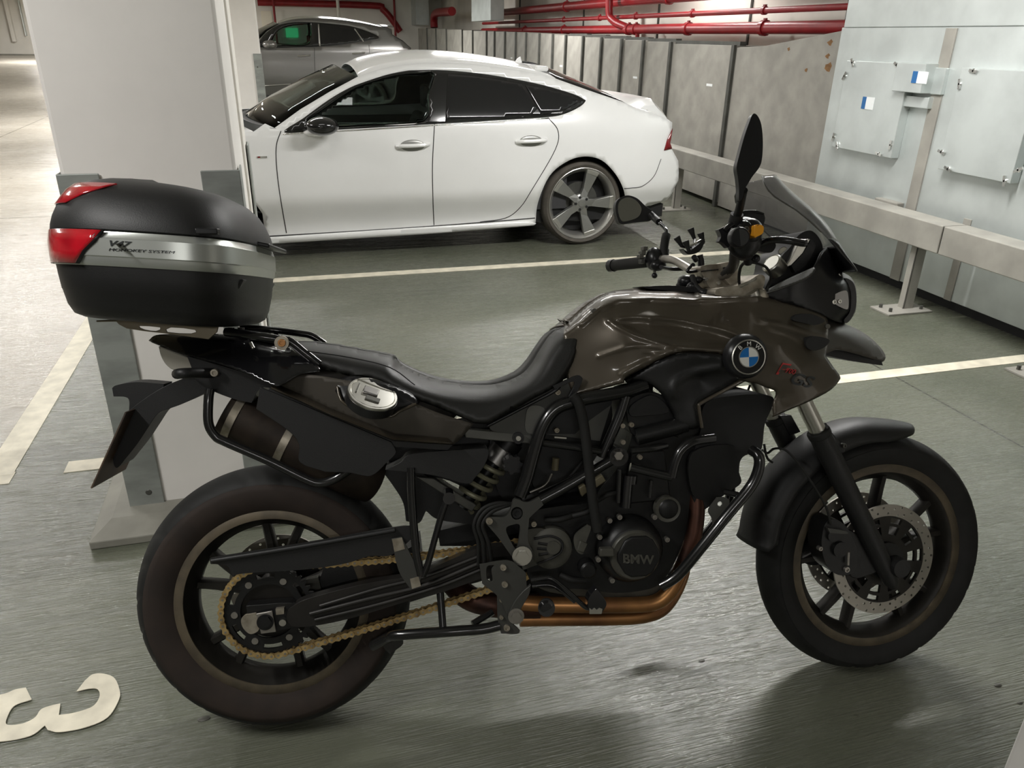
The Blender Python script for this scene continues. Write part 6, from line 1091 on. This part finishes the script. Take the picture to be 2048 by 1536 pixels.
cylp('caliper_piston', 1682, 1100, .124, .1, .020, 'engine_black', CAL, mapf=Fp); cylp('caliper_piston', 1668, 1072, .122, .1, .016, 'engine_black', CAL, mapf=Fp); bolt(1695, 1140, .122, .008, 'steel_dull', CAL, mapf=Fp); bolt(1642, 1098, .122, .006, 'steel_dull', CAL, mapf=Fp); tubep('caliper_pin', [(1697, 1104, .124), (1696, 1130, .124)], .0035, 'steel_dull', CAL, mapf=Fp)
plate('caliper_bridge', [(1655, 1056, 'c'), (1690, 1062), (1694, 1068), (1660, 1066, 'c')], .125, .01, 'plate_grey', mapf=Fp, parent=CAL); plate('caliper_mount', [(1690, 1060), (1740, 1090), (1765, 1130), (1740, 1150), (1700, 1150)], .095, .02, 'engine_black', mapf=Fp, parent=CAL, bev=.004)
plate('brake_caliper', [(1600, 1040), (1640, 1030), (1660, 1060), (1650, 1120), (1620, 1130), (1600, 1110)], -.05, .05, 'engine_black', mapf=Fp, bev=.006)
tubep('brake_line', [(1525, 900, .0), (1535, 906, .05), (1550, 897, .08), (1575, 903, .1), (1610, 945, .11), (1650, 1010, .12), (1662, 1050, .12)], .003, 'rubber', mapf=Fp); tubep('brake_line', [(1528, 888, .05), (1534, 915, .06), (1545, 925, .06)], .003, 'rubber', mapf=Fp); tubep('brake_line', [(1500, 770, 0), (1496, 785, .0), (1504, 800, 0)], .003, 'rubber')
# side stand reaching down to the floor on the far side
fl = MB_.inverted() @ Vector((.55, 1.98, .012)); a = Vector((.62, .10, .34)); B = MB(); B.tube([a, a.lerp(fl, .5), fl], .012, 14); sst = B.o('side_stand', 'frame_black', MC)
B = MB(); zf = (MB_.inverted().to_3x3() @ Vector((0, 0, 1))); B.disc(fl - zf * .012, zf, [(.035, .0), (.035, .006), (.012, .012)], 18); B.o('stand_foot', 'frame_black', sst)
# ================================================================== top case
cb = Bp(330, 643, 0)
TC = thing('top_case', 'black top case with a silver band and red reflectors on the motorcycle rack', 'top case', (-.19, 0, 1.012), frame=MB_)
half = [(-.412, 0), (-.405, .09), (-.385, .165), (-.345, .222), (-.28, .262), (-.19, .282), (-.10, .282), (-.045, .262), (-.012, .22), (.006, .16), (.016, .08), (.018, 0)]
ring = cr([(x, -y) for x, y in half] + [(x, y) for x, y in half[-2:0:-1]], 5, True); NR = len(ring); rcx = -.19
def lev(s_, z, dx=0., tilt=.075): return [Vector((rcx + (x - rcx) * s_ + dx, y * s_, z - tilt * (x + .3))) for x, y in ring]
def shellr(name, levels, m, parent=TC, i0=0, i1=None, cap=True, **kw):
    B = MB(); S_ = [lev(*l) for l in levels]
    if i0 or i1: S_ = [r_[i0:i1] if i1 > 0 else r_[i0:] + r_[:i1 + 1] for r_ in S_]; B.sweep(None, S_)
    else: B.sweep(None, S_, True, cap)
    return B.o(name, m, parent, angle=40, **kw)
shellr('lower_shell', [(.70, 1.020), (.80, 1.022), (.87, 1.030), (.915, 1.050), (.945, 1.080), (.95, 1.082), (.968, 1.110), (.985, 1.142), (.985, 1.150)], 'black_matt')
shellr('silver_band', [(.985, 1.132), (1.0, 1.138), (1.006, 1.150), (1.015, 1.152), (1.015, 1.186), (1.005, 1.188), (.990, 1.200), (.96, 1.201)], 'silver_paint', cap=False)
shellr('upper_shell', [(.96, 1.197), (1.003, 1.204), (1.000, 1.214), (.978, 1.234), (.93, 1.260), (.865, 1.282), (.78, 1.299), (.67, 1.3105), (.53, 1.3185), (.35, 1.3235), (.15, 1.3255)], 'black_matt')
def rp(u): i = int(math.floor(u)) % NR; f_ = u - math.floor(u); p_, q_ = ring[i], ring[(i + 1) % NR]; return (p_[0] + (q_[0] - p_[0]) * f_, p_[1] + (q_[1] - p_[1]) * f_)
def ucut(x_):
    u = 0.
    while rp(u)[0] < x_: u += .05
    return u
def rearpatch(name, levels, m, parent=TC):
    """levels: (scale, z, cut position along the case)"""
    S_ = []
    for (s_, z, xc) in levels:
        ue = ucut(xc); S_.append([Vector((rcx + (x - rcx) * s_, y * s_, z - .075 * (x + .3))) for x, y in [rp(-ue + 2 * ue * k_ / 60) for k_ in range(61)]])
    B = MB(); B.sweep(None, S_); return B.o(name, m, parent, angle=60, solid=.003)
rearpatch('red_reflector', [(1.018, 1.135, -.300), (1.026, 1.160, -.280), (1.028, 1.180, -.258), (1.016, 1.202, -.240)], 'red_lens'); rearpatch('reflector_step', [(1.0165, 1.134, -.293), (1.0245, 1.160, -.273), (1.0265, 1.180, -.251), (1.015, 1.2025, -.233)], 'black_satin')
rearpatch('red_strip', [(.955, 1.256, -.335), (.905, 1.2745, -.30), (.862, 1.2880, -.265), (.80, 1.3005, -.235)], 'red_lens')
rq = sorted((p[0], -p[1]) for p in ring if p[1] <= 0); HX = [p[0] for p in rq]; HY = [p[1] for p in rq]
def ontext(txt, size, px, py, px2, py2, shear, width, m='dark_decal', bold=0.):
    a, b_ = Bp(px, py, .287), Bp(px2, py2, .287); ux = (b_ - a).normalized(); uz = Vector((-ux.z, 0, ux.x)); V, Fc = text_pts(txt, size, bold, shear, width); P_ = [a + x * ux + y * uz for x, y in V]
    P_ = [Vector((p.x, -(float(np.interp(p.x, [rcx + (h - rcx) * 1.015 for h in HX], [h * 1.015 for h in HY])) + .0010), p.z)) for p in P_]
    return mk('case_lettering', P_, Fc, m, TC, smooth=False, solid=.0008, soff=0)
ontext('V47', .0155, 212, 491, 262, 494.5, .3, 1.7, bold=.0003); ontext('MONOKEY SYSTEM', .0073, 214, 501, 382, 509, .25, 2.0)
B = MB(); q = Vector((-.04, -.272, 1.193)); B.obox(q, (.02, .006, 0), (.001, .008, 0), (0, 0, .006)); B.o('latch', 'black_satin', TC, bev=.002); B = MB(); B.obox(Vector((.028, .03, 1.180)), (.014, 0, -.003), (0, .11, 0), (0, 0, .005)); B.o('handle', 'black_satin', TC, bev=.003)
for y_ in (-.16, .16): B = MB(); B.prism([Vector((.004, y_ - .02, 1.10)), Vector((.004, y_ + .012, 1.10)), Vector((-.03, y_ + .004, 1.035)), Vector((-.03, y_ - .028, 1.035))], (-.02, 0, 0)); B.o('hinge_rib', 'black_matt', TC, bev=.003)
# ================================================================== small stones and leaves on the floor
for n, (px, py, s_, lab) in enumerate(((408, 1438, .011, 'dark flat scrap on the floor just below the rear tyre'), (1404, 1322, .006, 'small dark stone on the floor under the engine'), (1996, 1371, .008, 'small dark stone near the bottom right corner'), (2040, 1406, .006, 'tiny dark stone at the right edge, beside the corner pillar'), (1920, 1106, .01, 'small greenish scrap on the floor right of the front tyre'))):
    p = Zp(px, py, 0); B = MB(); B.ball(p + Vector((0, 0, .001)), s_, 10, (1.5, .8, .25)); tag(B.o('floor_scrap', 'engine_grey'), lab, 'stone')
